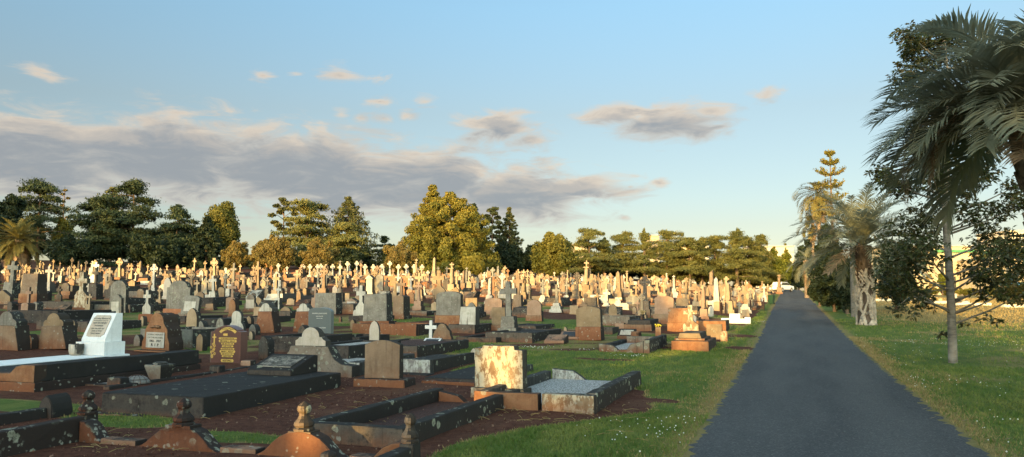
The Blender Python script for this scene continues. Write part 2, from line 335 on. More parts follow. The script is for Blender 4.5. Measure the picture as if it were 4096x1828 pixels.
# asphalt lane
m, t, out = newmat('asphalt'); pos = t.n('ShaderNodeNewGeometry').outputs['Position']
n1 = t.noise(t.vm('MULTIPLY', pos, (1.4, .25, 1)), 1., 4.); v = t.n('ShaderNodeTexVoronoi', {'Vector': pos, 'Scale': 62.}); sp = t.n('ShaderNodeSeparateColor', {0: v.outputs['Color']}).outputs[0]; n3 = t.noise(pos, 25., 4., .7)
xr = t.n('ShaderNodeSeparateXYZ', {0: pos}).outputs[0]; tr_ = t.m('ABSOLUTE', t.m('SUBTRACT', t.m('ABSOLUTE', t.m('SUBTRACT', xr, .42)), .72)); wear = t.ss(t.m('ADD', tr_, t.m('MULTIPLY', t.m('SUBTRACT', n3, .5), .5)), .42, .1)
col = t.mix(t.ss(n1, .35, .65), (.050, .050, .051), (.074, .073, .071)); col = t.mix(t.m('MULTIPLY', wear, .35), col, (.092, .090, .086)); col = t.mix(t.ss(sp, .0, 1., 0., .55), col, (.022, .022, .024)); col = t.mix(t.ss(sp, .86, .93, 0., .5), col, (.17, .165, .155)); col = t.mix(t.ss(n3, .5, .7, 0., .35), col, (.025, .026, .028))
finish(t, out, col, .85, t.m('ADD', v.outputs['Distance'], n3), .8, .012, .3); M['asphalt'] = m
ys = np.concatenate([np.arange(-20, 3, 2), np.arange(3, 26, .09), np.arange(26, 60, .4), np.arange(60, 215, 2.5)])
vs = []; nc = 9
for i, y in enumerate(ys):
    cur = 0.
    jl = .06 * wv(0, y, 3.) + .05 * wv(5, y, 13.) + random.uniform(-.05, .05); jr = .06 * wv(9, y, 3.1) + .05 * wv(3, y, 12.) + random.uniform(-.05, .05)
    for k in range(nc):
        x = RX0 + jl + (RX1 + jr - RX0 - jl) * k / (nc - 1)
        vs.append((x, y, H(x, y) + .014 + .0005 * max(0, y - 30) + (.02 * (1 - (2 * k / (nc - 1) - 1) ** 2)) - (.02 if k in (0, nc - 1) and y < 50 else 0)))
i = np.arange(len(ys) * nc).reshape(-1, nc); q = np.stack([i[:-1, :-1], i[:-1, 1:], i[1:, 1:], i[1:, :-1]], -1).reshape(-1, 4)
tag(npmesh('road', vs, q, M['asphalt'], smooth=True), kind='structure')
# grass blades: thicker and finer near the viewer
def scatter(n, x0, x1, y0, y1, pw=1.):
    x = RNG.uniform(x0, x1, n); y = y0 + (y1 - y0) * RNG.random(n) ** pw; return x, y
def blades(name, x, y, hh, ww, mat, label, cat):
    n = len(x); a = RNG.uniform(0, 2 * np.pi, n); l = RNG.uniform(.15, .95, n) * hh; z = Hv(x, y) - .008; h = hh * RNG.uniform(.5, 1.2, n)
    dx, dy = np.cos(a), np.sin(a); b = RNG.uniform(0, 2 * np.pi, n); lx, ly = np.cos(b) * l, np.sin(b) * l
    v = np.empty((n, 3, 3)); v[:, 0] = np.stack([x - dx * ww, y - dy * ww, z], 1); v[:, 1] = np.stack([x + dx * ww, y + dy * ww, z], 1); v[:, 2] = np.stack([x + lx, y + ly, z + h], 1)
    return tag(npmesh(name, v, np.arange(n * 3).reshape(-1, 3), mat), label, cat, kind='stuff')
def grassmat():
    m, t, out = newmat('grass blades'); g = t.n('ShaderNodeNewGeometry'); pos = g.outputs['Position']
    n4 = t.noise(t.vm('MULTIPLY', pos, (2.2, .7, 1.)), 1., 5., .65); rnd = g.outputs['Random Per Island']; n2 = t.noise(pos, 5., 3.)
    c = t.mix(t.ss(n4, .4, .66), (.088, .15, .024), (.215, .235, .055)); c = t.mix(t.ss(rnd, .2, 1., 0., .6), c, t.mix(n2, (.05, .098, .018), (.24, .22, .09)))
    b = t.n('ShaderNodeBsdfPrincipled', {'Base Color': c, 'Roughness': .6, 'Specular IOR Level': .2}); tr = t.n('ShaderNodeBsdfTranslucent', {'Color': c})
    mx = t.n('ShaderNodeMixShader', {0: .3, 1: b.outputs[0], 2: tr.outputs[0]}); t.t.links.new(mx.outputs[0], out.inputs[0]); return m
M['grass'] = grassmat(); M['straw'] = leafmat('dry straw grass', (.25, .18, .07), (.40, .30, .13), 3., .25, .8, c3=(.19, .13, .05))
def onroad(x): return (x > RX0 + .02) & (x < RX1 - .02)
gx, gy, gw = [], [], []
for n, x0, x1, y0, y1 in ((52000, -4.2, -.9, 5.5, 11.), (70000, 1.9, 9., 7., 20.), (40000, -9., -.9, 9.5, 23.), (9000, -9.5, -5.5, 6.3, 9.5), (16000, -16, -6, 16., 30.), (40000, 1.9, 22., 20., 44.), (20000, -4.5, -.9, 20, 50.)):
    x, y = scatter(n, x0, x1, y0, y1, 1.25); ok = (soil(x, y) < .42 + RNG.normal(0, .08, n)) & ~onroad(x) & (RNG.random(n) > dry(x, y) * np.where(y > 30, 1.15, .75)); gx.append(x[ok]); gy.append(y[ok])
gx = np.concatenate(gx); gy = np.concatenate(gy); dist = np.hypot(gx, gy)
blades('grass', gx, gy, .036 + .0007 * dist + .045 * np.clip(wv(gx, gy, 2.6) - .25, 0, 1), .0035 + .00085 * dist * .6, M['grass'], 'short green grass growing over the verges and lawn', 'grass')
gx, gy = [], []
for n, x0, x1, y0, y1 in ((60000, -4.5, -.9, 5.5, 24.), (30000, 1.9, 3., 7., 30.), (20000, -10, -2, 6., 12.), (16000, 3, 22, 28, 60), (110000, 3, 60, 30, 118)):
    x, y = scatter(n, x0, x1, y0, y1, 1.3); ok = (RNG.random(n) < dry(x, y) * .8) & (soil(x, y) < .62) & ~onroad(x); gx.append(x[ok]); gy.append(y[ok])
gx = np.concatenate(gx); gy = np.concatenate(gy); dist = np.hypot(gx, gy)
blades('dry_grass', gx, gy, .03 + .0011 * dist, .003 + .0005 * dist, M['straw'], 'pale dry grass edging the lane and the bare red soil', 'dry grass')
# clover flowers and straw litter
def flowers():
    c = []
    for u, v, rx, ry, n in ((2200, 1398, 1.35, .25, 150), (2540, 1430, .6, .2, 30), (2600, 1745, .9, .8, 45), (2700, 1700, .5, .6, 18), (4000, 1740, 1.2, 1.2, 60), (3800, 1540, 2.2, 1.4, 80), (3400, 1420, 2., 3., 90), (3060, 1290, .6, 1., 60), (2300, 1270, 1., 1., 20), (3900, 1380, 3., 2., 120)):
        a = P(u, v)
        for _ in range(n):
            x, y = a[0] + random.gauss(0, rx * .55), a[1] + random.gauss(0, ry * .55)
            if not (RX0 - .05 < x < RX1 + .05) and soil(x, y) < .5: c.append((x, y))
    vs, fs = [], []
    for x, y in c:
        r = random.uniform(.006, .011); z = H(x, y) + random.uniform(.04, .075); o = len(vs)
        vs += [(x - r, y, z), (x, y - r, z), (x + r, y, z), (x, y + r, z), (x, y, z + r), (x, y, z - r)]
        fs += [(o + a, o + b, o + cc) for a, b, cc in ((0, 1, 4), (1, 2, 4), (2, 3, 4), (3, 0, 4), (1, 0, 5), (2, 1, 5), (3, 2, 5), (0, 3, 5))]
    tag(npmesh('clover_flowers', vs, fs, plain('white clover petals', (.7, .7, .64), .8)), 'small white clover flowers scattered through the green lawn', 'flowers', kind='stuff')
flowers()
mb = MB()
for u0, v0, u1, v1, n in ((900, 1600, 1650, 1700, 40), (1780, 1640, 2650, 1690, 60), (300, 1640, 900, 1760, 30), (350, 1785, 700, 1822, 14), (1250, 1690, 1700, 1720, 6), (2150, 1610, 2800, 1800, 34), (1050, 1560, 1500, 1600, 14)):
    for _ in range(n):
        a = P(random.uniform(u0, u1), random.uniform(v0, v1)); an = random.uniform(0, 6.3); l = random.uniform(.04, .24)
        p0 = Vector((a[0], a[1], H(a[0], a[1]) + .025)); d = Vector((math.cos(an), math.sin(an), random.uniform(-.05, .15)))
        mb.tube([p0, p0 + d * l * .5 + Vector((0, 0, .01)), p0 + d * l + Vector((random.uniform(-.02, .02), 0, -.005))], [.004, .003, .0015], 4)
def clods():
    n = 5200; x = RNG.uniform(-10, -1.6, n); y = 5.4 + 9 * RNG.random(n) ** 1.2; ok = soil(x, y) > .7; x, y = x[ok], y[ok]; n = len(x)
    r = .004 + .012 * RNG.random(n) ** 3 + .004; z = Hv(x, y) + r * .35; o = np.array([(-1, 0, 0), (0, -1, 0), (1, 0, 0), (0, 1, 0), (.2, .1, .9), (0, 0, -.8)])
    v = np.stack([x, y, z], 1)[:, None] + o[None] * r[:, None, None] * RNG.uniform(.6, 1.4, (n, 6, 3)); f = np.array([(0, 1, 4), (1, 2, 4), (2, 3, 4), (3, 0, 4), (1, 0, 5), (2, 1, 5), (3, 2, 5), (0, 3, 5)])
    m, t, out = newmat('soil clod'); g_ = t.n('ShaderNodeNewGeometry'); finish(t, out, t.mix(t.ss(g_.outputs['Random Per Island'], .5, 1.), (.07, .028, .018), (.22, .13, .09)), .95)
    tag(npmesh('soil_clods', v, (f[None] + 6 * np.arange(n)[:, None, None]).reshape(-1, 3), m), 'small clods and pebbles strewn over the red soil', 'soil clods', kind='stuff')
clods()
tag(mb.build('dry_straw', M['straw']), 'loose dry straw and twigs lying on the red soil', 'straw', kind='stuff')
mb = MB()
for u, v in ((4030, 1777), (3860, 1700), (3700, 1652), (3730, 1690)):
    a = P(u, v); z = H(a[0], a[1]) + .05; r = .045; mb.add([(a[0] - r, a[1], z), (a[0], a[1] - r * .5, z + .01), (a[0] + r * 1.3, a[1] + .01, z + .03), (a[0], a[1] + r * .6, z)], [(0, 1, 2, 3)])
tag(mb.build('fallen_leaves', M['deadfrond']), 'dry brown leaves lying along the right edge of the asphalt', 'leaves', kind='stuff')
# ------------------------------------------------------------------ monument shapes (front faces -Y, base at z=0)
def arc(cx, cz, r, a0, a1, n=9, rz=None): return [(cx + r * math.cos(R(a0 + (a1 - a0) * i / n)), cz + (rz or r) * math.sin(R(a0 + (a1 - a0) * i / n))) for i in range(n + 1)]
def top_profile(kind, w, h):
    a = w / 2
    if kind == 'flat': return [(-a, 0), (a, 0), (a, h), (-a, h)]
    if kind == 'round': return [(-a, 0), (a, 0)] + arc(0, h - a * .8, a, 0, 180, 12, a * .8)
    if kind == 'segment': return [(-a, 0), (a, 0), (a, h - w * .16)] + arc(0, h - w * .16, a, 8, 172, 10, w * .16) + [(-a, h - w * .16)]
    if kind == 'gothic': return [(-a, 0), (a, 0), (a, h - w * .75), (a * .84, h - w * .42), (a * .5, h - w * .15), (0, h), (-a * .5, h - w * .15), (-a * .84, h - w * .42), (-a, h - w * .75)]
    if kind == 'shoulder': return [(-a, 0), (a, 0), (a, h - w * .12), (a * .66, h - w * .12), (a * .64, h), (-a * .64, h), (-a * .66, h - w * .1), (-a, h - w * .1)]
    if kind == 'ogee':
        s = w * .24
        return [(-a, 0), (a, 0), (a, h - s), (a * .80, h - s)] + [(a * .76 * math.cos(R(q)), h - s + s * math.sin(R(q))) for q in range(12, 169, 13)] + [(-a * .80, h - s), (-a, h - s)]
    if kind == 'peak': return [(-a, 0), (a, 0), (a, h - w * .3), (0, h), (-a, h - w * .3)]
    if kind == 'cap':   # shoulders with a round head, like a small bell
        return [(-a, 0), (a, 0), (a, h * .28), (a * .86, h * .42), (a * .66, h * .5)] + arc(0, h - a * .66, a * .66, 0, 180, 10, a * .66) + [(-a * .66, h * .5), (-a * .86, h * .42), (-a, h * .28)]
    if kind == 'flare':  # concave plinth widening to the ground
        return [(-a, 0), (a, 0), (a * .93, h * .3), (a * .8, h * .62), (a * .72, h * .85), (a * .7, h), (-a * .7, h), (-a * .72, h * .85), (-a * .8, h * .62), (-a * .93, h * .3)]
    if kind == 'scroll':  # a flowing S to each side and a round head
        return [(-a, 0), (a, 0), (a * .98, h * .2), (a * .84, h * .36), (a * .8, h * .56), (a * .62, h * .66), (a * .52, h * .74)] + arc(0, h - a * .5, a * .5, 10, 170, 8, a * .5) + [(-a * .52, h * .74), (-a * .62, h * .66), (-a * .8, h * .56), (-a * .84, h * .36), (-a * .98, h * .2)]
    if kind == 'crosshead':  # shouldered slab that grows into a plain cross
        s, b, q = a * .30, h * .46, h * .055
        return [(-a, 0), (a, 0), (a, b * .72), (s * 1.4, b * .98), (s, b * 1.1), (s, h * .74 - q), (a * .88, h * .74 - q), (a * .88, h * .74 + q * 1.4), (s, h * .74 + q * 1.4), (s, h),
                (-s, h), (-s, h * .74 + q * 1.4), (-a * .88, h * .74 + q * 1.4), (-a * .88, h * .74 - q), (-s, h * .74 - q), (-s, b * 1.1), (-s * 1.4, b * .98), (-a, b * .72)]
def cross_profile(w, h, t, at=.70, foot=1.15):
    a = w / 2; z0 = h * at - t * .55; z1 = z0 + t * 1.1; s = t / 2
    return [(-s * foot, 0), (s * foot, 0), (s, z0), (a, z0), (a, z1), (s, z1), (s, h), (-s, h), (-s, z1), (-a, z1), (-a, z0), (-s, z0)]
def celtic(mb, w, h, t, d, z=0., mi=0):
    at = h - w * .52; s = t / 2; a = w / 2
    fl = t * .72
    pr = [(-s * 1.5, 0), (s * 1.5, 0), (s * .9, at - w * .28), (s * .8, at - s), (a * .8, at - s * .8), (a, at - fl), (a, at + fl), (a * .8, at + s * .8), (s * .8, at + s), (fl, h - w * .08), (fl, h), (-fl, h), (-fl, h - w * .08), (-s * .8, at + s),
          (-a * .8, at + s * .8), (-a, at + fl), (-a, at - fl), (-a * .8, at - s * .8), (-s * .8, at - s), (-s * .9, at - w * .28)]
    mb.prism([(x, zz + z) for x, zz in pr], -d / 2, d / 2, mi=mi)
    r0, r1, n = w * .30, w * .40, 20; vs = []; fs = []
    for k in range(n):
        c, q = math.cos(2 * math.pi * k / n), math.sin(2 * math.pi * k / n)
        vs += [(r0 * c, -d * .36, z + at + r0 * q), (r1 * c, -d * .36, z + at + r1 * q), (r1 * c, d * .36, z + at + r1 * q), (r0 * c, d * .36, z + at + r0 * q)]
    for k in range(n):
        o, p = k * 4, ((k + 1) % n) * 4
        for i in range(4): fs.append((o + i, o + (i + 1) % 4, p + (i + 1) % 4, p + i))
    mb.add(vs, fs, mi)
def steps(mb, w, d, hs, shrink, z=0., mi=0, t=.0):
    for hh in hs: mb.cbox(w, d, z, z + hh, t, mi=mi); z += hh; w -= shrink; d -= shrink
    return z
MON = {}
def mon(kind):
    def deco(f): MON[kind] = f; return f
    return deco
# every builder takes width, height, materials and gives [(part name, MB, material, bevel)]
@mon('headstone')
def _(w, h, mt, top='segment', plinth=.16, pw=1.16, d=None, pm=None, tilt=.0, body='headstone'):
    d = d or max(.13, w * .2); ph = h * plinth; out = []
    if plinth: out.append(('plinth', MB().cbox(w * pw, d * 1.75, 0, ph, .015), pm or mt))
    out.append((body, MB().prism([(x, z + ph) for x, z in top_profile(top, w, h - ph)], -d / 2, d / 2, tilt), mt)); return out
@mon('cross')
def _(w, h, mt, base=.3, bw=1., n=2, t=None, pm=None, at=.70, d=None):
    t = t or w * .3; d = d or t * .85; out = []; z = 0; bh = h * base
    for k in range(n):
        ww = w * bw * (1 - .26 * k); hh = bh * (.42, .58, 0)[k] if n == 2 else bh / n
        out.append(('plinth', MB().cbox(ww, ww * .85, z, z + hh, .012 + .02 * k), pm or mt)); z += hh
    out.append(('cross', MB().prism([(x, zz + z) for x, zz in cross_profile(w, h - z, t, at)], -d / 2, d / 2), mt)); return out
@mon('celtic')
def _(w, h, mt, base=.25, bw=1.25, pm=None, n=2):
    out = []; z = 0
    for k in range(n): hh = h * base / n; ww = w * bw * (1 - .24 * k); out.append(('plinth', MB().cbox(ww, ww * .75, z, z + hh, .012), pm or mt)); z += hh
    b = MB(); celtic(b, w, h - z, w * .27, w * .24, z); out.append(('cross', b, mt)); return out
@mon('crosshead')
def _(w, h, mt, d=.16, plinth=0.1, pm=None):
    out = []; ph = h * plinth
    if plinth: out.append(('plinth', MB().cbox(w * 1.2, d * 2, 0, ph, .01), pm or mt))
    out.append(('headstone', MB().prism([(x, z + ph) for x, z in top_profile('crosshead', w, h - ph)], -d / 2, d / 2), mt)); return out
@mon('bell')
def _(w, h, mt, cm=None, d=.3, cap=.4):
    fh = h * (1 - cap)
    return [('plinth', MB().prism(top_profile('flare', w, fh), -d / 2, d / 2), mt), ('headstone', MB().prism([(x, z + fh) for x, z in top_profile('cap', w * .68, h * cap)], -d * .4, d * .4), cm or mt)]
@mon('lancet')
def _(w, h, mt, d=None):
    d = d or w * .9; return [('post', MB().prism(top_profile('gothic', w, h), -d / 2, d / 2), mt)]
@mon('column')
def _(w, h, mt, broken=True, pm=None, base=.34, cross=False):
    b = h * base; q = [('plinth', MB().cbox(w, w, 0, b * .3, .01), pm or mt), ('plinth', MB().cbox(w * .74, w * .74, b * .3, b, .015), pm or mt)]
    r = w * .25; pr = [(r * 1.4, b), (r * 1.2, b + .04), (r, b + .08), (r * .84, h * (.8 if cross else .97)), (r * .84, h * (.8 if cross else 1))]
    mb = MB().lathe(pr, 14)
    if broken and not cross:
        for k in range(14): x, y, z = mb.v[4 * 14 + k]; mb.v[4 * 14 + k] = (x, y, z + x * .9)
    q.append(('column', mb, mt))
    if cross: q.append(('cross', MB().cbox(r * 2.2, r * 2.2, h * .8, h * .83).prism([(x, z + h * .83) for x, z in cross_profile(w * .5, h * .17, w * .14, .62)], -.05, .05), mt))
    return q
@mon('obelisk')
def _(w, h, mt, pm=None, base=.3):
    b = h * base; a = w * .27
    return [('plinth', MB().cbox(w, w, 0, b * .35, .01), pm or mt), ('plinth', MB().cbox(w * .78, w * .78, b * .35, b, .02), pm or mt),
            ('shaft', MB().add([(-a, -a, b), (a, -a, b), (a, a, b), (-a, a, b), (-a * .66, -a * .66, h - a), (a * .66, -a * .66, h - a), (a * .66, a * .66, h - a), (-a * .66, a * .66, h - a), (0, 0, h)],
                               [(0, 1, 5, 4), (1, 2, 6, 5), (2, 3, 7, 6), (3, 0, 4, 7), (4, 5, 8), (5, 6, 8), (6, 7, 8), (7, 4, 8)]), mt)]
@mon('stepped')
def _(w, h, mt, cm=None, base=.45, n=3):
    out = []; z = 0; hh = h * base / n
    for k in range(n): out.append(('step', MB().cbox(w * (1 - .24 * k), w * (1 - .24 * k), z, z + hh, .03), mt)); z += hh
    out.append(('cross', MB().prism([(x, zz + z) for x, zz in cross_profile(w * .62, h - z, w * .17, .68)], -w * .075, w * .075), cm or mt)); return out
@mon('desk')
def _(w, h, mt, d=None, tablet=None, back=.55):
    d = d or w * .7
    out = [('tablet_block', MB().prismx([(-d / 2, 0), (d / 2, 0), (d / 2, h), (d / 2 - d * (1 - back) * .3, h), (-d / 2, h * .35)], -w / 2, w / 2), mt)]
    if tablet:
        s = Vector((0, d - d * (1 - back) * .3, h * .65)); nrm = Vector((0, -s.z, s.y)).normalized() * .008; p0 = Vector((0, -d / 2, h * .35))
        a, b = p0 + s * .14 + nrm, p0 + s * .86 + nrm; x = w * .38
        out.append(('tablet', MB().add([(-x, a.y, a.z), (x, a.y, a.z), (x, b.y, b.z), (-x, b.y, b.z)] + [(-x, a.y, a.z - .03), (x, a.y, a.z - .03), (x, b.y, b.z - .03), (-x, b.y, b.z - .03)],
                                       [(0, 1, 2, 3), (0, 4, 5, 1), (1, 5, 6, 2), (2, 6, 7, 3), (3, 7, 4, 0)]), tablet))
    return out
@mon('pedestal_cross')
def _(w, h, mt, ped=.6, pd=None, pm=None):
    ph = h * ped; d = pd or w * .8
    return [('plinth', MB().cbox(w * 1.25, d * 1.25, 0, ph * .16, .01), pm or mt), ('pedestal', MB().prism([(x, z + ph * .16) for x, z in top_profile('segment', w, ph * .84)], -d / 2, d / 2), mt),
            ('cross', MB().prism([(x, z + ph - .03) for x, z in cross_profile(w * .8, h - ph + .03, w * .24, .66)], -w * .1, w * .1), mt)]
@mon('block')
def _(w, h, mt, d=None, plinth=.0, taper=.04, pm=None, pw=1.15):
    d = d or w * .6; p = h * plinth; out = []
    if plinth: out.append(('plinth', MB().cbox(w * pw, d * pw, 0, p, .01), pm or mt))
    out.append(('block', MB().cbox(w, d, p, h, taper), mt)); return out
@mon('statue')
def _(w, h, mt, pm=None):
    s = h * .68; z = h * .32
    pr = [(.20, 0), (.17, .25), (.14, .5), (.165, .62), (.17, .74), (.12, .81), (.055, .845), (.05, .86), (.085, .90), (.092, .945), (.07, .985), (.02, 1.)]
    mb = MB().lathe([(r * s, z + q * s) for r, q in pr], 12)
    mb.tube([(-.15 * s, 0, z + .76 * s), (-.20 * s, -.06 * s, z + .6 * s), (-.05 * s, -.17 * s, z + .62 * s)], [.05 * s, .045 * s, .03 * s], 6).tube([(.15 * s, 0, z + .76 * s), (.20 * s, -.06 * s, z + .6 * s), (.05 * s, -.17 * s, z + .64 * s)], [.05 * s, .045 * s, .03 * s], 6)
    return [('plinth', MB().cbox(w, w, 0, h * .2, .01), pm or mt), ('plinth', MB().cbox(w * .75, w * .75, h * .2, h * .32, .02), pm or mt), ('figure', mb, mt)]
@mon('aedicule')
def _(w, h, mt, pm=None):
    return [('plinth', MB().cbox(w * 1.15, w * 1.1, 0, h * .12, .01), pm or mt), ('shaft', MB().cbox(w * .8, w * .75, h * .12, h * .8), mt), ('gable', MB().prism([(-w / 2, h * .8), (w / 2, h * .8), (w / 2, h * .84), (0, h), (-w / 2, h * .84)], -w * .48, w * .48), mt)]
def kerbset(w, l, h, t=.14, front=True, back=True, fill=None, y0=0., post=0.):
    """kerb beams round a grave, front edge at y0, reaching l towards +Y; gives part list"""
    out = [('kerb', MB().box(-w / 2, -w / 2 + t, y0, y0 + l, 0, h)), ('kerb', MB().box(w / 2 - t, w / 2, y0, y0 + l, 0, h))]
    if front: out.append(('kerb', MB().box(-w / 2 + t, w / 2 - t, y0 + .004, y0 + t, 0, h - .004)))
    if back: out.append(('kerb', MB().box(-w / 2 + t, w / 2 - t, y0 + l - t, y0 + l - .004, 0, h - .004)))
    return out
def monument(name, kind, x, y, w, h, mt, label, cat, group=None, rz=None, lean=None, kerb=None, z=None, bevel=.012, **kw):
    rz = random.uniform(-.05, .05) if rz is None else rz
    lean = (random.uniform(-.02, .02), random.uniform(-.025, .025)) if lean is None else lean
    root = empty(name, x, y, label, cat, group, rz, lean, z, occ=max(.55, w * .7))
    for p in MON[kind](w, h, mt, **kw): p[1].build(p[0], p[2], root, bevel=bevel, wob=.0018 if bevel else 0)
    return root
# ------------------------------------------------------------------ graves in the foreground
def finial(mb, x, y, z, h, r):
    pr = [(1., 0), (1.02, .08), (.86, .14), (.98, .2), (.92, .3), (.62, .42), (.5, .52), (.48, .6), (.56, .63), (.66, .68), (.68, .76), (.6, .86), (.36, .94), (.1, 1.)]
    mb.lathe([(r * a, z + h * b) for a, b in pr], 12, x, y); return mb
def scroll_half(w, h, right=True):
    pr = [(0, 0), (w, 0), (w, h * .12), (w * .86, h * .2), (w * .72, h * .34), (w * .58, h * .58), (w * .42, h * .8), (w * .22, h * .94), (0, h)]
    return pr if right else [(-x, z) for x, z in reversed(pr)]
def full_scroll(w, h):
    a = scroll_half(w / 2, h); return a[1:] + [(-x, z) for x, z in reversed(a[1:])]
# lichened plot with scrolls and finials along the bottom of the picture
cx0, cy0 = -7.47, 6.62
rt = empty('scrolled_grave_kerb', cx0, cy0, 'lichen spotted rust red grave kerb with scrolled panels and bulb finials, nearest the viewer', 'grave kerb', rz=R(2.5), z=.0, occ=0)
MB().box(-.17, 0, -2.6, .1, -.05, .29, .012).build('side_kerb', M['rust'], rt, .02, wob=.003)
for x0, x1 in ((.30, .78), (1.86, 2.29), (3.36, 3.6)): MB().box(x0, x1, -.02, .16, -.06, .075).build('low_kerb', M['pink'], rt, .015, wob=.003)
MB().prism([(0, 0)] + scroll_half(.36, .29)[1:], -.02, .16).build('scroll_panel', M['rust'], rt, .014, (.004, 0, -.03), wob=.003)
p = MB().prism(full_scroll(1.12, .30), -.03, .15).build('scroll_panel', M['rust'], rt, .014, (1.33, 0, -.03), wob=.003)
finial(MB().box(-.16, .16, -.03, .15, .27, .30), 0, .06, .29, .29, .115).build('finial', M['rust'], p, smooth=False)
p = MB().prism(full_scroll(1.10, .32), -.03, .15).build('scroll_panel', M['red'], rt, .014, (2.80, 0, -.03), wob=.003)  # same rust stone, sunlight put into its brighter red
finial(MB().box(-.13, .13, -.03, .15, .29, .31), 0, .06, .31, .29, .105).build('finial', M['brown'], p)
MB().prism(scroll_half(.42, .25, False), -.02, .15).build('scroll_panel', M['orange'], rt, .014, (3.90, .02, -.02), wob=.003)  # orange tone carries the sunlight on this panel
q = MB().box(3.9, 4.07, -.05, .12, -.05, .23, .01).build('corner_post', M['dark'], rt, .012)
finial(MB(), 3.985, .035, .23, .28, .085).build('finial', M['brown'], q)
MB().box(3.9, 4.06, -2.6, -.056, -.05, .205, .012).build('side_kerb', M['dark'], rt, .02, wob=.003)
q = MB().box(-.17, .0, .104, .26, -.05, .30, .01).build('corner_post', M['dark'], rt, .012); finial(MB(), -.085, .18, .30, .27, .105).build('finial', M['rust'], q)
x, y = PD(1327, 7.0)
rt = empty('finial_post', x, y, 'short brown pointed post peeping over the bottom edge of the picture', 'grave post', z=0, occ=0)
MB().box(-.09, .09, -.09, .09, -.05, .10).build('post', M['brown'], rt, .01); finial(MB(), 0, 0, .10, .17, .11).build('finial', M['brown'], rt)
# dark kerb and rounded post at the left edge
a = P(222, 1662)
rt = empty('grave_kerb', a[0], a[1], 'dark low kerb ending in a round headed black post, left edge of the foreground grass', 'grave kerb', z=0, occ=0)
MB().prism(top_profile('gothic', .27, .33), -.16, .16).build('post', M['black'], rt, .02, wob=.003); MB().box(-.13, .06, -2.8, -.17, -.03, .17, .01).build('side_kerb', M['dark'], rt, .015, wob=.003)
# black ledger slab with sloping tablet
rt = empty('ledger_grave', -8.12, 8.3, 'big flat slab grave, black with mould, with a sloping tablet block at its far end', 'grave', rz=R(1.5), z=0, occ=0)
MB().box(-.86, .86, 0, 3.45, -.1, .31, .012).build('slab', M['black'], rt, .018, wob=.002)
MB().box(-.9, .0, -.16, -.003, -.1, .05).build('footing', M['conc'], rt, .02, wob=.006)
tb = MB().prismx([(2.62, .312), (3.42, .312), (3.42, .60), (3.32, .61), (2.62, .40)], -.46, .40).build('tablet_block', M['black'], rt, .012)
s = math.atan2(.21, .7)
pl = MB().cbox(.66, .50, 0, .012).build('tablet', M['oldmarble'], tb, 0); pl.location = (-.03, 2.99, .512); pl.rotation_euler = (s, 0, 0)
text([('IN LOVING', .07, .15), ('MEMORY OF', .06, .06), ('OUR DEAR', .05, -.02), ('PARENTS', .05, -.09), ('AT REST', .05, -.17)], 0, M['greyletter'], tb, -.03, 2.985, .521, s, depth=.003)
# plot with pale pebbles, red granite headstone with gold lettering
kx, ky, kd = P(915, 1450)
rt = empty('pebble_grave', kx, ky, 'dark red granite headstone with gold lettering at the head of a pebbled plot', 'grave', rz=R(1.5), z=0, occ=1.)
MB().box(-.56, .56, -.24, .20, 0, .13, .01).build('plinth', M['orange'], rt, .012)
hs = MB().prism([(x, z + .13) for x, z in [(-.40, 0), (.40, 0), (.40, .70), (.30, .715)] + [(.30 - .60 * i / 8, .74 + .10 * math.sin(math.pi * i / 8)) for i in range(9)] + [(-.30, .715), (-.40, .70)]], -.13, .11).build('headstone', M['redgranite'], rt, .006)
MB().prism([(-.40, .131), (-.39, .131), (-.39, .82), (-.40, .82)], -.131, .111).build('edge_band', M['grey'], rt)
def bars(rows, y):
    b = MB()
    for w, z, h in rows:
        b.prism([(-w / 2 - h * .35, z), (-w / 2, z - h / 2), (w / 2, z - h / 2), (w / 2 + h * .35, z), (w / 2, z + h / 2), (-w / 2, z + h / 2)], y - .006, y)
    return b
b = bars([(.10, .765, .05), (.46, .685, .034), (.44, .625, .055), (.32, .565, .036), (.28, .51, .036), (.34, .455, .032), (.38, .395, .055), (.32, .34, .036), (.27, .29, .036), (.30, .195, .062)], -.131)
b.prism([(.06 + .24 * math.cos(R(q)) * 1., .66 + .21 * math.sin(R(q))) for q in range(40, 141, 10)] + [(.06 + .30 * math.cos(R(q)), .66 + .27 * math.sin(R(q))) for q in range(140, 39, -10)][::1], -.137, -.131)
for v in range(len(b.v)): b.v[v] = (b.v[v][0] + .06 * (b.v[v][2] < .74), b.v[v][1], b.v[v][2])
b.build('gold_panels', M['gold'], hs)
text([('of', .04, .752), ('MY DEAR HUSBAND & OUR FATHER', .021, .677), ('MICHAEL J. KELLY', .05, .607), ('DIED 30TH OCT. 1940', .03, .555), ('AGED 73 YEARS', .03, .5), ('ALSO MY DEAR MOTHER', .026, .446), ('MARY J. KELLY', .05, .377), ('DIED 8TH OCT. 1939', .03, .33), ('AGED 81 YEARS', .03, .28), ('RESTING', .06, .174)], 0, M['letter'], hs, .06, -.1375, 0, depth=.002, bold=True)
text([('In Loving Memory', .058, 0)], 0, M['letter'], hs, .06, -.1385, .875, depth=.001)
b = MB().prism([(x - .30, z + .56) for x, z in cross_profile(.10, .22, .028, .66)], -.137, -.131)
for k in range(9):
    fx, fz = -.33 + .05 * math.sin(k * 2.3), .55 - .035 * k
    for j in range(5): an = j * 1.256 + k; b.prism([(fx + .022 * math.cos(an) + .012 * math.cos(c), fz + .022 * math.sin(an) + .012 * math.sin(c)) for c in (0, 1.05, 2.1, 3.14, 4.2, 5.2)], -.135, -.131)
b.build('gold_ornament', M['gold'], hs)
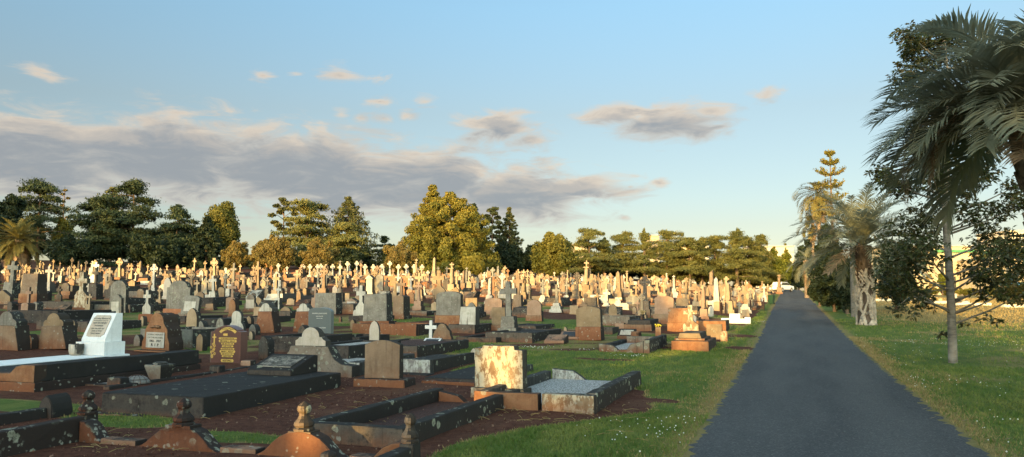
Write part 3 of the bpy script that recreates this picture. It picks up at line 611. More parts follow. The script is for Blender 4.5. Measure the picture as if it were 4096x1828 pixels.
for x0, x1, y0, y1 in ((-.75, -.58, -3.9, .1), (.86, 1.03, -4.3, .1)): MB().box(x0, x1, y0, y1, 0, .13, .008).build('kerb', M['dark'], rt, .02, wob=.006)
MB().box(-.576, .856, -4.0, -3.82, 0, .11, .008).build('kerb', M['dark'], rt, .02, wob=.006)
MB().box(-.578, .858, -3.818, -.25, 0, .085).build('pebble_bed', M['pebble'], rt)
for bx, by, w in ((-.66, -3.88, .27), (.80, -3.9, .3), (.95, -1.55, .26), (-.66, -1.5, .22), (-.70, -.28, .26), (.74, -.30, .28)): MB().cbox(w, w * .8, .0, .235, .012, bx, by).build('corner_block', random.choice([M['conc'], M['pink'], M['dark']]), rt, .025, wob=.006)
a = P(640, 1500, .09)
ur = empty('stone_urn', a[0], a[1], 'square tapering stone flower urn with a pale lid on the pebbled plot', 'urn', z=.085, occ=0)
MB().add([(-.12, -.12, 0), (.12, -.12, 0), (.12, .12, 0), (-.12, .12, 0), (-.19, -.19, .25), (.19, -.19, .25), (.19, .19, .25), (-.19, .19, .25), (-.19, -.19, .29), (.19, -.19, .29), (.19, .19, .29), (-.19, .19, .29)], [(3, 2, 1, 0), (0, 1, 5, 4), (1, 2, 6, 5), (2, 3, 7, 6), (3, 0, 4, 7), (4, 5, 9, 8), (5, 6, 10, 9), (6, 7, 11, 10), (7, 4, 8, 11), (8, 9, 10, 11)]).build('urn_body', M['grey'], ur, .012)
MB().lathe([(.12, .29), (.13, .31), (.10, .33), (.02, .335)], 16).build('lid', M['oldmarble'], ur)
a = P(548, 1516, .09); dm = empty('wire_dome', a[0], a[1], 'low glass flower dome under a rusty wire cage on the pebbles', 'grave ornament', z=.085, occ=0)
MB().lathe([(.22, 0), (.21, .05), (.17, .10), (.10, .135), (.02, .145)], 18).build('dome', plain('dull dome glass', (.16, .15, .13), .3, .5, 30.), dm, smooth=True)
w = MB()
for k in range(6): an = k * math.pi / 6; w.tube([(.235 * math.cos(an) * math.cos(q), .235 * math.sin(an) * math.cos(q), .16 * math.sin(q)) for q in np.linspace(0, math.pi, 9)], .004, 4)
for r, z in ((.235, .01), (.2, .085)): w.tube([(r * math.cos(q), r * math.sin(q), z) for q in np.linspace(0, 2 * math.pi, 17)], .004, 4)
w.build('wire_cage', M['iron'], dm)
# long vault left of it
a = P(136, 1570); b2 = P(800, 1475)
rt = empty('vault_grave', a[0], a[1], 'long walled vault grave with a black mouldy side and an orange stained end, left foreground', 'vault', z=0, occ=0)
L = b2[1] - a[1]
MB().box(-3.2, .03, -.03, L, -.05, .22).build('plinth', M['red'], rt, .015, wob=.004); MB().box(-.32, 0, .0, L - .02, .222, .50, .01).build('side_wall', M['black'], rt, .02, wob=.004)
MB().prism([(-.3, .222), (-.004, .222), (-.004, .50), (-.28, .50), (-.42, .47), (-.55, .36), (-1.2, .34), (-1.2, .222)], -.012, .22).build('end_wall', M['orange'], rt, .012)
MB().box(-3.2, -.33, .24, L - .02, .222, .30).build('cover', M['dark'], rt, .01)
# white slanted monument
a = P(302, 1392, .30)
rt = empty('white_monument', a[0] + .42, a[1] + .3, 'fresh white painted monument with slanting inscribed face, long white ledger and a pot', 'monument', z=0, occ=1.2)
MB().box(-.58, .62, -4.2, .34, 0, .27).build('vault_wall', M['black'], rt, .012)
MB().box(-.52, .54, -4.1, .30, .272, .315, .0).build('ledger', M['paint'], rt, .008)
MB().box(-.42, .42, -.30, .27, .317, .60, .0, .0).build('plinth', M['paint'], rt, .006)
mn = MB().prismx([(-.22, .602), (.24, .602), (.24, 1.235), (.07, 1.235), (-.22, .66)], -.345, .345).build('headstone', M['paint'], rt, .006)
s = math.atan2(.575, .29); p0 = (-.075, .95)
pan = MB().prism([(x, z) for x, z in [(-.24, -.25), (-.19, -.25), (-.19, -.265), (.19, -.265), (.19, -.25), (.24, -.21), (.255, -.21), (.255, .2), (.24, .2), (.22, .25), (.19, .265), (-.19, .265), (-.22, .25), (-.24, .2), (-.255, .2), (-.255, -.21), (-.24, -.21)]], -.008, .02).build('inscription_panel', M['marble'], rt, 0)
pan.location = (0, p0[0], p0[1]); pan.rotation_euler = (s - math.pi / 2, 0, 0)
text([('In Loving Memory of', .055, .165), ('MY DEAR HUSBAND & OUR FATHER', .026, .115), ('MARTIN HENRY', .058, .05), ('NORMAN', .056, -.015), ('DIED 25th JUNE 1937', .042, -.08), ('AGED 52 YEARS', .042, -.14), ('"SADLY MISSED"', .042, -.2)], 0, M['greyletter'], pan, 0, -.010, 0, depth=.003, bold=True)
pt = empty('white_pot', rt.location.x - .26, rt.location.y - .42, 'round white pot standing in front of the white painted monument', 'pot', z=.317, occ=0)
MB().lathe([(.10, 0), (.135, .03), (.15, .1), (.15, .24), (.135, .25), (.13, .23), (.12, .2)], 20).build('pot', M['marble'], pt, smooth=True); MB().lathe([(.128, .2), (.10, .235), (.02, .25)], 10).build('pot_soil', M['letter'], pt)
# white capped scroll pedestal
a = P(1250, 1500)
rt = empty('scroll_headstone', a[0], a[1], 'small white round headed stone on a grey scrolled pedestal behind the black slab tablet', 'headstone', z=0, rz=R(1), occ=1.)
MB().prism([(-.62, 0), (.95, 0), (.95, .30), (.72, .33), (.56, .42), (.46, .56), (.42, .66), (-.42, .66), (-.46, .56), (-.56, .42), (-.62, .34)], -.14, .16).build('pedestal', M['conc'], rt, .015, wob=.003)
MB().prism([(x, z + .66) for x, z in [(-.34, 0), (.34, 0), (.34, .10), (.28, .13), (.25, .17)] + arc(0, .17, .20, 0, 180, 12, .19) + [(-.25, .17), (-.28, .13), (-.34, .10)]], -.10, .09).build('headstone', M['marble'], rt, .01)
MB().box(.66, .95, .163, 2.6, 0, .34, .01).build('kerb', M['peelwall'], rt, .015, wob=.004)
MB().box(-.6, .655, .163, 2.5, 0, .22).build('pebble_bed', M['pebble'], rt)
# plain brown headstone
a = P(1535, 1543)
rt = empty('blank_headstone', a[0], a[1], 'plain tan shouldered headstone, blank side out, on a pink base beyond the red soil plot', 'headstone', z=0, rz=R(3), occ=1.)
MB().box(-.50, .50, -.20, .26, -.03, .20, .02).build('plinth', M['red'], rt, .02, wob=.004)
MB().prism([(x, z + .2) for x, z in [(-.335, 0), (.335, 0), (.335, .58)] + [(.335 - .67 * i / 12, .575 + .085 * math.sin(math.pi * i / 12) ** .8) for i in range(1, 12)] + [(-.335, .58)]], -.085, .085).build('headstone', M['brown'], rt, .012, wob=.002)
# soil plot kerb
rt = empty('grave_kerb', -4.55, 7.47, 'plain dark concrete kerb round a bare red soil plot in the centre foreground', 'grave kerb', z=0, rz=R(-.5), occ=0)
MB().box(-.68, .66, 0, .15, -.05, .235, .006).build('front_kerb', M['dark'], rt, .014, wob=.003)
MB().box(-.68, -.52, .154, 3.5, -.05, .225, .008).build('side_kerb', M['dark'], rt, .016, wob=.003); MB().box(.50, .66, .154, 3.72, -.05, .24, .008).build('side_kerb', M['dark'], rt, .016, wob=.003)
MB().prism([(-.515, 0), (.1, 0), (.1, .03), (-.1, .06), (-.2, .14), (-.515, .2)], 3.3, 3.45).build('end_scroll', M['red'], rt, .014)
MB().box(-.51, .49, .16, 3.3, -.02, .05).build('soil_bed', M['soil'], rt)
# flaking lit headstone and gravel surround
a = P(2004, 1592)
rt = empty('flaking_headstone', a[0], a[1], 'flaking whitewashed headstone with stepped top, catching a patch of sun in the foreground', 'headstone', z=0, rz=R(-1.5), lean=(.01, .0), occ=1.)
MB().box(-.45, .45, -.17, .19, -.03, .21, .01).build('plinth', M['peel'], rt, .016, wob=.004)
MB().prism([(x, z + .21) for x, z in [(-.40, 0), (.40, 0), (.40, .585), (.27, .59), (.26, .65), (-.27, .65), (-.28, .61), (-.40, .61)]], -.10, .10).build('headstone', M['peel'], rt, .010, wob=.0025)
rt = empty('grave_surround', -3.45, 10.45, 'streaked concrete kerb surround filled with pale gravel beside the sunlit flaking headstone', 'grave kerb', z=0, rz=R(0), occ=1.)
MB().box(-.86, .12, .0, .17, -.05, .265, .006).build('front_kerb', M['orange'], rt, .014, wob=.003, loc=(-.02, 0, 0)); MB().box(.145, .90, 0, .17, -.05, .275, .006).build('front_kerb', M['peel'], rt, .014, wob=.003)
MB().box(.73, .90, .174, 3.55, -.05, .29, .008).build('side_kerb', M['conc'], rt, .016, wob=.003); MB().box(-.86, -.70, .174, 3.3, -.05, .27, .008).build('side_kerb', M['peelwall'], rt, .016, wob=.003)
MB().prism([(-.695, 0), (.725, 0), (.725, .2), (.4, .08), (.1, .07), (-.05, .1), (-.16, .18), (-.3, .27), (-.695, .30)], 3.31, 3.44).build('back_wall', M['peelwall'], rt, .014)
MB().box(-.695, .725, .18, 3.3, 0, .12).build('gravel_bed', M['pebble'], rt)
# dark slab and whitewashed kerb behind the blank headstone
a = P(1660, 1530)
rt = empty('ledger_grave', a[0] + .75, a[1], 'low black slab grave with peeling whitewashed kerb left of the sunlit headstone', 'grave', z=0, occ=0)
MB().box(-.62, .45, .1, 2.7, 0, .16, .01).build('slab', M['black'], rt, .015); MB().box(.453, .62, .0, 2.7, 0, .21, .01).build('kerb', M['peelwall'], rt, .015, wob=.004); MB().box(-.6, .45, -.06, .097, 0, .12).build('kerb', M['red'], rt, .02, wob=.01)
a = P(1722, 1494)
rt = empty('grave_kerb', a[0], a[1], 'tall whitewashed kerb streaked black, half hidden behind the blank tan headstone', 'grave kerb', z=0, occ=.6)
MB().box(-.95, 0, 0, .16, 0, .36, .008).build('front_kerb', M['peelwall'], rt, .014, wob=.003); MB().box(-.15, 0, .164, 2.3, 0, .35, .008).build('side_kerb', M['dark'], rt, .014, wob=.003)
MB().box(-1.4, .1, -.35, -.004, 0, .1, .01).build('step', M['black'], rt, .014); MB().box(-.95, -.153, .164, 2.3, 0, .28).build('cover', M['dark'], rt)
# long dark kerbs in the middle distance: base edge of the near right corner, length away, width, height
KB = [(1670, 1436, 3.1, 1.9, .30, 'dark', 'long black speckled kerb running behind the blank tan headstone', 0), (1985, 1372, 2.2, 1.3, .16, 'dark', 'wide dark kerb at the foot of the tall grey cross', 0), (2130, 1372, 3.2, 1.5, .30, 'dark', 'dark kerb round a bare plot beside the tall grey cross on steps', 0), (1245, 1415, 2., 1.5, .42, 'black', 'black kerb wall between the pale round stone and the grey granite stone', 0),
      (1395, 1452, 2.4, 1.2, .38, 'black', 'black kerb wall directly left of the blank tan headstone', 0), (1665, 1345, 2., 2.4, .38, 'red', 'red stained kerb wall behind the blank tan headstone', 0), (770, 1395, 1.9, 1.8, .5, 'grey', 'mouldy grey kerb wall behind the scrolled memorial with a marble panel', 0), (350, 1330, 2.2, 2.2, .34, 'dark', 'dark kerb behind the pair of bell shaped headstones', 0),
      (230, 1300, 2.3, 2.4, .5, 'black', 'black kerb under the pipe rail at the left edge', 0), (740, 1292, 2., 1.6, .25, 'black', 'low black kerb below the small white cross', 0), (1560, 1318, 2.1, 1.3, .18, 'black', 'low black kerb in front of the round grey headstone', 0), (2145, 1325, 2.3, 1.1, .2, 'dark', 'low dark kerb to the right of the tall grey cross steps', 0),
      (2520, 1307, 2.4, 2.1, .40, 'conc', 'reddish kerb wall behind the tan headstone with orange base', 0), (2905, 1330, 2.2, 1.1, .42, 'orange', 'orange box kerb catching the sun beside the pale stone cross', 1), (2620, 1240, 2.4, 1.6, .30, 'dark', 'dark kerb in front of the black celtic cross', 0), (520, 1252, 2.4, 2.0, .35, 'conc', 'grey kerb behind the white painted monument', 0), (300, 1243, 2.4, 2.0, .4, 'dark', 'dark kerb behind the tall whitewashed cross stone', 0),
      (1030, 1300, 2., 1.4, .3, 'dark', 'dark kerb between the orange bell plinth and the grey marble stone', 0), (1160, 1275, 2., 1.2, .3, 'dark', 'dark kerb carrying the little fan shaped stone', 0), (1500, 1290, 1.8, 1.2, .25, 'black', 'black kerb left of the rough textured block', 0), (1900, 1335, 2.2, 1.0, .3, 'dark', 'dark kerb under the stained marble stone', 0), (2300, 1255, 2.2, 1.6, .22, 'conc', 'low kerb before the white stepped bases', 0), (2450, 1262, 2., 1.2, .3, 'dark', 'dark kerb behind the black block with a cross', 0), (2800, 1260, 2., 1.3, .3, 'brown', 'brown kerb left of the sunlit column', 0)]
for i, (u, v, l, w, h, mt, lab, fl) in enumerate(KB):
    a = P(u, v); rt = empty('grave_kerb', a[0], a[1], lab, 'grave kerb', 'kerbs round the middle graves', R(random.uniform(-1.5, 1.5)), occ=0)
    OCC.append((a[0] - w / 2, a[1] + l / 2, 1.2)); t_ = .15
    MB().box(-w, 0, 0, t_, -.1, h, .008).build('front_kerb', M[mt], rt, .012, wob=.003); MB().box(-t_, 0, t_ + .003, l, -.1, h - .012, .008).build('side_kerb', M[mt], rt, .012, wob=.003); MB().box(-w, -w + t_, t_ + .003, l, -.1, h - .012, .008).build('side_kerb', M[mt], rt, .012, wob=.003)
    MB().box(-w + t_ + .003, -t_ - .003, l - t_, l - .01, -.1, h - .02).build('back_kerb', M[mt], rt, .012)
    MB().box(-w + t_ + .004, -t_ - .004, t_ + .005, l - t_ - .005, -.1, h * (.92 if fl else random.choice([.3, .55, .85]))).build('grave_bed', random.choice([M['soil'], M['pebble'], M['conc'], M['black']]) if not fl else M['conc'], rt)
# letters on other near stones are added with the stones below
# ------------------------------------------------------------------ middle distance stones, each placed where it stands in the photograph
# (name, kind, u centre, v base, width px, height px, material, label, category, options)
W = 'cross'; HS = 'headstone'
MID = [
('leaning_cross', 'cross', 43, 1192, 54, 148, 'grey', 'leaning grey stone cross on a dark stepped base at the far left edge', W, dict(base=.42, bw=1.2, lean=(0, .07))),
('headstone', 'headstone', 14, 1222, 86, 62, 'tan', 'squat tan pointed stone cut by the left edge of the picture', HS, dict(top='peak', plinth=.0)),
('block_memorial', 'block', 132, 1212, 82, 116, 'brown', 'big square pinkish brown block on an orange plinth, left side', 'memorial', dict(plinth=.32, pm='orange', taper=.05, pw=1.12)),
('bell_headstone', 'bell', 40, 1398, 152, 152, 'brown', 'pair of bell shaped plinth stones with grey cap, the one cut by the left edge', HS, dict(cm='grey', d=.42, cap=.36)),
('bell_headstone', 'bell', 232, 1394, 145, 142, 'brown', 'bell shaped brown plinth stone with pale cap left of the white monument', HS, dict(cm='tan', d=.42, cap=.36)),
('grave_post', 'lancet', 126, 1396, 36, 60, 'orange', 'small orange pointed post between the two bell shaped stones', 'grave post', {}),
('cross_headstone', 'crosshead', 326, 1246, 66, 158, 'peel', 'tall broken cross stone with peeling white streak behind the bell shaped stone', W, dict(pm='red')),
('headstone', 'headstone', 476, 1250, 78, 128, 'grey', 'dark rounded stone behind the white slanted monument', HS, dict(top='round', plinth=.1)),
('headstone', 'headstone', 466, 1262, 60, 84, 'grey', 'stained tablet stone with ornate top above the white monument', HS, dict(top='ogee', plinth=.0, face='oldmarble')),
('white_cross', 'stepped', 384, 1131, 46, 82, 'oldpaint', 'white cross on a tapering white base among the left rows', W, dict(base=.5)),
('celtic_cross', 'celtic', 477, 1130, 33, 98, 'cream', 'tall cream ringed cross above the white slanted monument', W, dict(base=.2)),
('celtic_cross', 'celtic', 612, 1172, 37, 116, 'oldmarble', 'tall grey white ringed cross behind the small white cross', W, dict(base=.18)),
('small_cross', 'crosshead', 591, 1262, 42, 102, 'oldmarble', 'small white cross stone standing on a dark block', W, dict(plinth=.0)),
('block_memorial', 'block', 596, 1286, 70, 30, 'red', 'dark reddish block under the small white cross', 'memorial', dict(taper=.01)),
('headstone', 'headstone', 717, 1264, 116, 142, 'grey', 'wide mottled grey double headstone on a red brick base', HS, dict(top='ogee', plinth=.2, pm='brick', pw=1.15)),
('desk_headstone', 'headstone', 757, 1282, 80, 100, 'grey', 'leaning grey stone with white tablet beside the wide mottled headstone', HS, dict(top='segment', plinth=.3, pm='conc', tilt=.12, face='oldmarble')),
('scrolled_memorial', 'headstone', 650, 1404, 138, 152, 'orange', 'orange scrolled memorial with clasped hands and a marble panel lettered R I P', 'memorial', dict(top='scroll', plinth=.04, d=.5, rip=1)),
('headstone', 'headstone', 948, 1345, 66, 102, 'oldmarble', 'round grey marble stone behind the red granite headstone', HS, dict(top='cap', plinth=.1)),
('grave_post', 'lancet', 1000, 1306, 24, 42, 'tan', 'tan pointed post beside the round grey marble stone', 'grave post', {}),
('grave_post', 'lancet', 1018, 1340, 34, 44, 'grey', 'grey pointed post behind the red granite headstone', 'grave post', {}),
('grave_post', 'lancet', 1066, 1436, 46, 92, 'dark', 'large black sided pointed post right of the red granite headstone', 'grave post', {}),
('grave_post', 'lancet', 1216, 1374, 38, 74, 'dark', 'dark pointed post just behind the pale round headed stone', 'grave post', {}),
('grave_post', 'lancet', 1282, 1388, 34, 60, 'dark', 'dark pointed post between the pale round stone and the granite stone', 'grave post', {}),
('grave_post', 'lancet', 700, 1300, 28, 44, 'tan', 'tan post behind the scrolled memorial', 'grave post', {}), ('grave_post', 'lancet', 812, 1330, 34, 46, 'grey', 'grey pointed post left of the red granite headstone', 'grave post', {}), ('grave_post', 'lancet', 806, 1404, 32, 70, 'tan', 'tall tan pointed post touching the red granite headstone', 'grave post', {}), ('grave_post', 'lancet', 556, 1384, 30, 46, 'grey', 'grey pointed post between the white monument and the scrolled memorial', 'grave post', {}),
('bell_headstone', 'bell', 1074, 1330, 92, 118, 'red', 'orange red bell shaped plinth with small white cap', HS, dict(cm='oldmarble', d=.4, cap=.28)),
('bell_headstone', 'bell', 1222, 1326, 86, 112, 'red', 'brown bell shaped plinth with white cap left of the granite stone', HS, dict(cm='oldmarble', d=.4, cap=.28)),
('fan_stone', 'headstone', 1144, 1262, 46, 34, 'tan', 'little fan shaped stone between the two bell shaped plinths', HS, dict(top='round', plinth=.3)),
('granite_headstone', 'headstone', 1283, 1348, 104, 118, 'granite', 'polished grey green granite headstone with pale lettering', HS, dict(top='segment', plinth=.1, pm='grey', grey=1)),
('block_memorial', 'block', 1314, 1256, 96, 84, 'grey', 'rough lichened block behind the granite headstone', 'memorial', dict(taper=.04)),
('gothic_headstone', 'headstone', 1110, 1168, 34, 82, 'oldmarble', 'tall pointed white marble slab stained black', HS, dict(top='gothic', plinth=.06)),
('small_cross', 'cross', 1005, 1184, 24, 74, 'cream', 'slim cream cross left of the pointed marble slab', W, dict(base=.36, bw=1.1)),
('tall_cross', 'cross', 1033, 1168, 30, 122, 'tan', 'tall tan cross behind the pointed marble slab', W, dict(base=.2, at=.72)),
('stepped_monument', 'stepped', 915, 1188, 40, 54, 'oldmarble', 'small white stepped monument in the left middle rows', 'monument', dict(base=.62)),
('tall_cross', 'cross', 934, 1150, 26, 98, 'grey', 'tall grey cross behind the white stepped monument', W, dict(base=.15)),
('celtic_cross', 'celtic', 857, 1162, 36, 130, 'cream', 'tallest cream ringed cross of the left middle rows, on big steps', W, dict(base=.34, bw=1.5)),
('tablet_headstone', 'headstone', 1003, 1246, 58, 68, 'conc', 'low stone with round cap and white tablet', HS, dict(top='cap', plinth=.1, face='marble')),
('celtic_cross', 'celtic', 1200, 1150, 22, 70, 'tan', 'tan ringed cross right of the pointed marble slab', W, {}),
('small_cross', 'cross', 1272, 1164, 20, 92, 'grey', 'dark cross on a white stepped base in the middle rows', W, dict(base=.28, bw=1.9, pm='oldmarble')),
('small_cross', 'cross', 1303, 1175, 22, 86, 'grey', 'grey cross above the rough lichened block', W, dict(base=.24)),
('white_cross', 'cross', 1347, 1162, 22, 66, 'cream', 'bright pale cross in front of the row of white ringed crosses', W, dict(base=.32, bw=1.2)),
('celtic_cross', 'celtic', 1380, 1150, 20, 66, 'tan', 'tan ringed cross right of the bright pale cross', W, {}),
('textured_block', 'block', 1512, 1318, 104, 142, 'grey', 'large rough brown block with pitted face behind the blank tan headstone', 'memorial', dict(plinth=.24, pm='red', taper=.035, pw=1.25)),
('cross_headstone', 'crosshead', 1447, 1276, 46, 134, 'oldmarble', 'slim white streaked cross stone left of the rough brown block', W, dict(plinth=.04)),
('aedicule', 'aedicule', 1481, 1180, 32, 80, 'marble', 'white marble pillar with gabled cap', 'monument', {}),
('headstone', 'headstone', 1517, 1180, 33, 82, 'grey', 'grey round topped slab beside the white marble pillar', HS, dict(top='round', plinth=.08)),
('cross_headstone', 'crosshead', 1546, 1176, 26, 66, 'tan', 'tan cross stone right of the grey round topped slab', W, {}),
('pedestal_cross', 'pedestal_cross', 1606, 1276, 46, 162, 'brown', 'cross on a tall arched pedestal right of the rough brown block', W, dict(ped=.58, pd=.62)),
('gabled_stone', 'headstone', 1412, 1244, 54, 52, 'pink', 'small gabled stone with white tablet', HS, dict(top='peak', plinth=.2, face='marble', d=.35)),
('cross_headstone', 'crosshead', 1758, 1214, 52, 132, 'tan', 'tall tan shouldered stone rising into a plain cross', W, dict(pm='brown')),
('headstone', 'headstone', 1798, 1308, 104, 142, 'grey', 'big grey round shouldered slab on an orange base', HS, dict(top='segment', plinth=.33, pm='orange', pw=1.04, d=.28)),
('statue', 'statue', 1698, 1186, 24, 48, 'marble', 'small white praying figure on a pedestal', 'statue', {}),
('wooden_cross', 'cross', 1724, 1362, 52, 80, 'oldpaint', 'white painted timber cross with peeling paint', W, dict(base=.01, n=1, at=.66, t=.10)),
('tablet_block', 'desk', 1726, 1392, 74, 38, 'oldpaint', 'white wedge block with dark plaque at the foot of the white timber cross', 'memorial', dict(tablet='plaque')),
('scroll_headstone', 'headstone', 1772, 1372, 86, 78, 'brown', 'brown scrolled stone right of the white timber cross', HS, dict(top='scroll', plinth=.1)),
('stone_cross', 'cross', 2038, 1344, 70, 218, 'grey', 'tall grey stone cross on square steps, the largest cross of the middle ground', W, dict(base=.36, bw=1.15, t=None, at=.72)),
('stone_cross', 'cross', 2072, 1258, 44, 156, 'brown', 'second tall cross on a brown pedestal behind the largest grey cross', W, dict(base=.5, bw=1.1)),
('headstone', 'headstone', 1974, 1258, 72, 66, 'pink', 'pinkish round shouldered stone left of the largest grey cross', HS, dict(top='segment', plinth=.16)),
('headstone', 'headstone', 1996, 1322, 58, 92, 'tan', 'plain square tan stone beside the largest grey cross', HS, dict(top='flat', plinth=.24, pm='brown')),
('headstone', 'headstone', 2138, 1284, 60, 84, 'pink', 'pinkish round topped stone right of the largest grey cross', HS, dict(top='round', plinth=.28, pm='brown')),
('marble_stone', 'block', 1877, 1330, 72, 102, 'oldmarble', 'stained white marble block with ragged streaks', 'memorial', dict(plinth=.22, pm='red', taper=.03)),
('headstone', 'headstone', 1888, 1252, 50, 60, 'tan', 'square tan stone behind the stained marble block', HS, dict(top='flat', plinth=.1)),
('stepped_monument', 'stepped', 2228, 1250, 54, 112, 'oldmarble', 'dark cross on broad white steps right of the pinkish round stone', W, dict(cm='grey', base=.34)),
('stepped_monument', 'stepped', 2172, 1214, 38, 96, 'oldmarble', 'slim cross on white steps behind the pinkish round stone', W, dict(cm='grey', base=.34)),
('stepped_monument', 'stepped', 2266, 1206, 40, 84, 'oldmarble', 'grey cross on white steps left of the column topped with a cross', W, dict(cm='grey', base=.3)),
('desk_stone', 'desk', 2226, 1372, 84, 32, 'pink', 'low pink sloping stone lying on the grass edge', 'memorial', {}),
('desk_stone', 'desk', 2282, 1356, 82, 30, 'pink', 'low pink sloping stone with dark plaque', 'memorial', dict(tablet='plaque')),
('headstone', 'headstone', 2360, 1360, 100, 134, 'tan', 'broad tan headstone on an orange base right of the pink sloping stones', HS, dict(top='segment', plinth=.4, pm='red', pw=1.07, d=.26)),
('block_memorial', 'block', 2364, 1262, 54, 72, 'dark', 'black streaked block behind the broad tan headstone', 'memorial', dict(taper=.03)),
('stone_cross', 'cross', 2367, 1196, 38, 100, 'tan', 'tan cross rising behind the black streaked block', W, dict(base=.2, bw=.9)),
('column_monument', 'column', 2345, 1192, 38, 150, 'cream', 'tall cream column carrying a cross', 'monument', dict(cross=True, pm='tan')),
('celtic_cross', 'celtic', 2580, 1270, 44, 164, 'dark', 'black ringed cross on a brown pedestal', W, dict(base=.4, bw=1.15, pm='brown')),
('headstone', 'headstone', 2658, 1296, 76, 112, 'pink', 'broad pink layered stone on double base right of the black ringed cross', HS, dict(top='segment', plinth=.36, pm='brown', pw=1.14)),
('stepped_monument', 'stepped', 2475, 1230, 44, 40, 'oldmarble', 'low white stepped base with the cross gone small', 'monument', dict(base=.7)),
('headstone', 'headstone', 2532, 1226, 54, 42, 'grey', 'grey shouldered stone left of the black ringed cross', HS, dict(top='shoulder', plinth=.15)),
('grave_post', 'lancet', 2539, 1256, 15, 30, 'cream', 'small white pointed marker in front of the black ringed cross', 'grave post', {}),
('headstone', 'headstone', 2730, 1236, 46, 46, 'tan', 'tan stone behind the pale sunlit cross', HS, dict(top='shoulder', plinth=.1)),
('headstone', 'headstone', 2478, 1192, 34, 36, 'dark', 'dark stone standing above the low white stepped base', HS, dict(top='flat', plinth=.1)),
('memorial_wall', 'block', 2722, 1326, 92, 94, 'orange', 'broad brown and orange stone behind the pale sunlit cross', 'memorial', dict(plinth=.4, pm='orange', taper=.02, d=.35, pw=1.08)),
('cross_headstone', 'crosshead', 2765, 1338, 62, 118, 'peel', 'pale flaking cross stone lit by the sun near the lane', W, dict(plinth=0)),
('grave_post', 'block', 2897, 1366, 28, 42, 'peel', 'square lichened post beside the orange box kerb', 'grave post', dict(taper=.01)),
('white_seat_memorial', 'seat', 2944, 1293, 112, 38, 'paint', 'freshly painted white low memorial with raised centre near the lane', 'memorial', {}),
('column_monument', 'column', 2916, 1254, 48, 118, 'cream', 'sunlit cream column on a square stepped pedestal near the lane', 'monument', dict(base=.42, broken=False)),
('stepped_monument', 'stepped', 2981, 1253, 52, 108, 'oldmarble', 'dark cross on white steps beside the sunlit column', W, dict(cm='tan', base=.34)),
('gothic_headstone', 'headstone', 3003, 1214, 27, 64, 'cream', 'sunlit pointed stone behind the dark cross on white steps', HS, dict(top='gothic', plinth=.06)),
('white_cross', 'stepped', 3057, 1208, 26, 72, 'oldmarble', 'white cross on steps next to the green bin', W, dict(base=.4)),
('broken_column', 'column', 2848, 1186, 40, 100, 'brown', 'broken brown column on a big pedestal', 'monument', dict(base=.44, broken=True)),
('cross_monument', 'column', 3117, 1176, 26, 78, 'brown', 'brown pillar with a pale cross at the far end of the graves by the car', 'monument', dict(cross=True)),
('celtic_cross', 'celtic', 2906, 1186, 20, 80, 'cream', 'cream ringed cross behind the sunlit column', W, {}),
('obelisk', 'obelisk', 1737, 1112, 24, 84, 'cream', 'slim white obelisk right of the row of white ringed crosses', 'obelisk', {}),
('wall_tomb', 'block', 1592, 1152, 130, 48, 'brick', 'long brick red tomb wall below the white ringed crosses', 'tomb', dict(taper=.0, d=.6)),  # the wall's orange sunlight is put into this brick red
('wall_tomb', 'block', 1712, 1150, 78, 44, 'redgranite', 'tomb wall in shade, coloured dark plum, right of the brick red one', 'tomb', dict(taper=.0, d=.6)),  # the shade on this wall is put into the plum colour
('slab_cross', 'cross', 1660, 1158, 22, 66, 'tan', 'tan cross in front of the brick red tomb wall', W, {}), ('slab_cross', 'cross', 1637, 1160, 22, 66, 'cream', 'cream cross left in front of the brick red tomb wall', W, {}), ('slab_cross', 'cross', 1696, 1152, 24, 66, 'cream', 'cream cross before the dark plum tomb wall', W, {}),
]
@mon('seat')
def _(w, h, mt): return [('base_wall', MB().box(-w / 2, w / 2, -.3, .3, 0, h * .5).box(-w * .22, w * .14, -.304, .28, h * .5, h).box(w * .30, w / 2, -.296, .296, h * .5, h * .66), mt)]
def local_px(u, v, w, h):
    x, y, d = P(u, v); return x, y, px(w, d), px(h, d) * 1.0
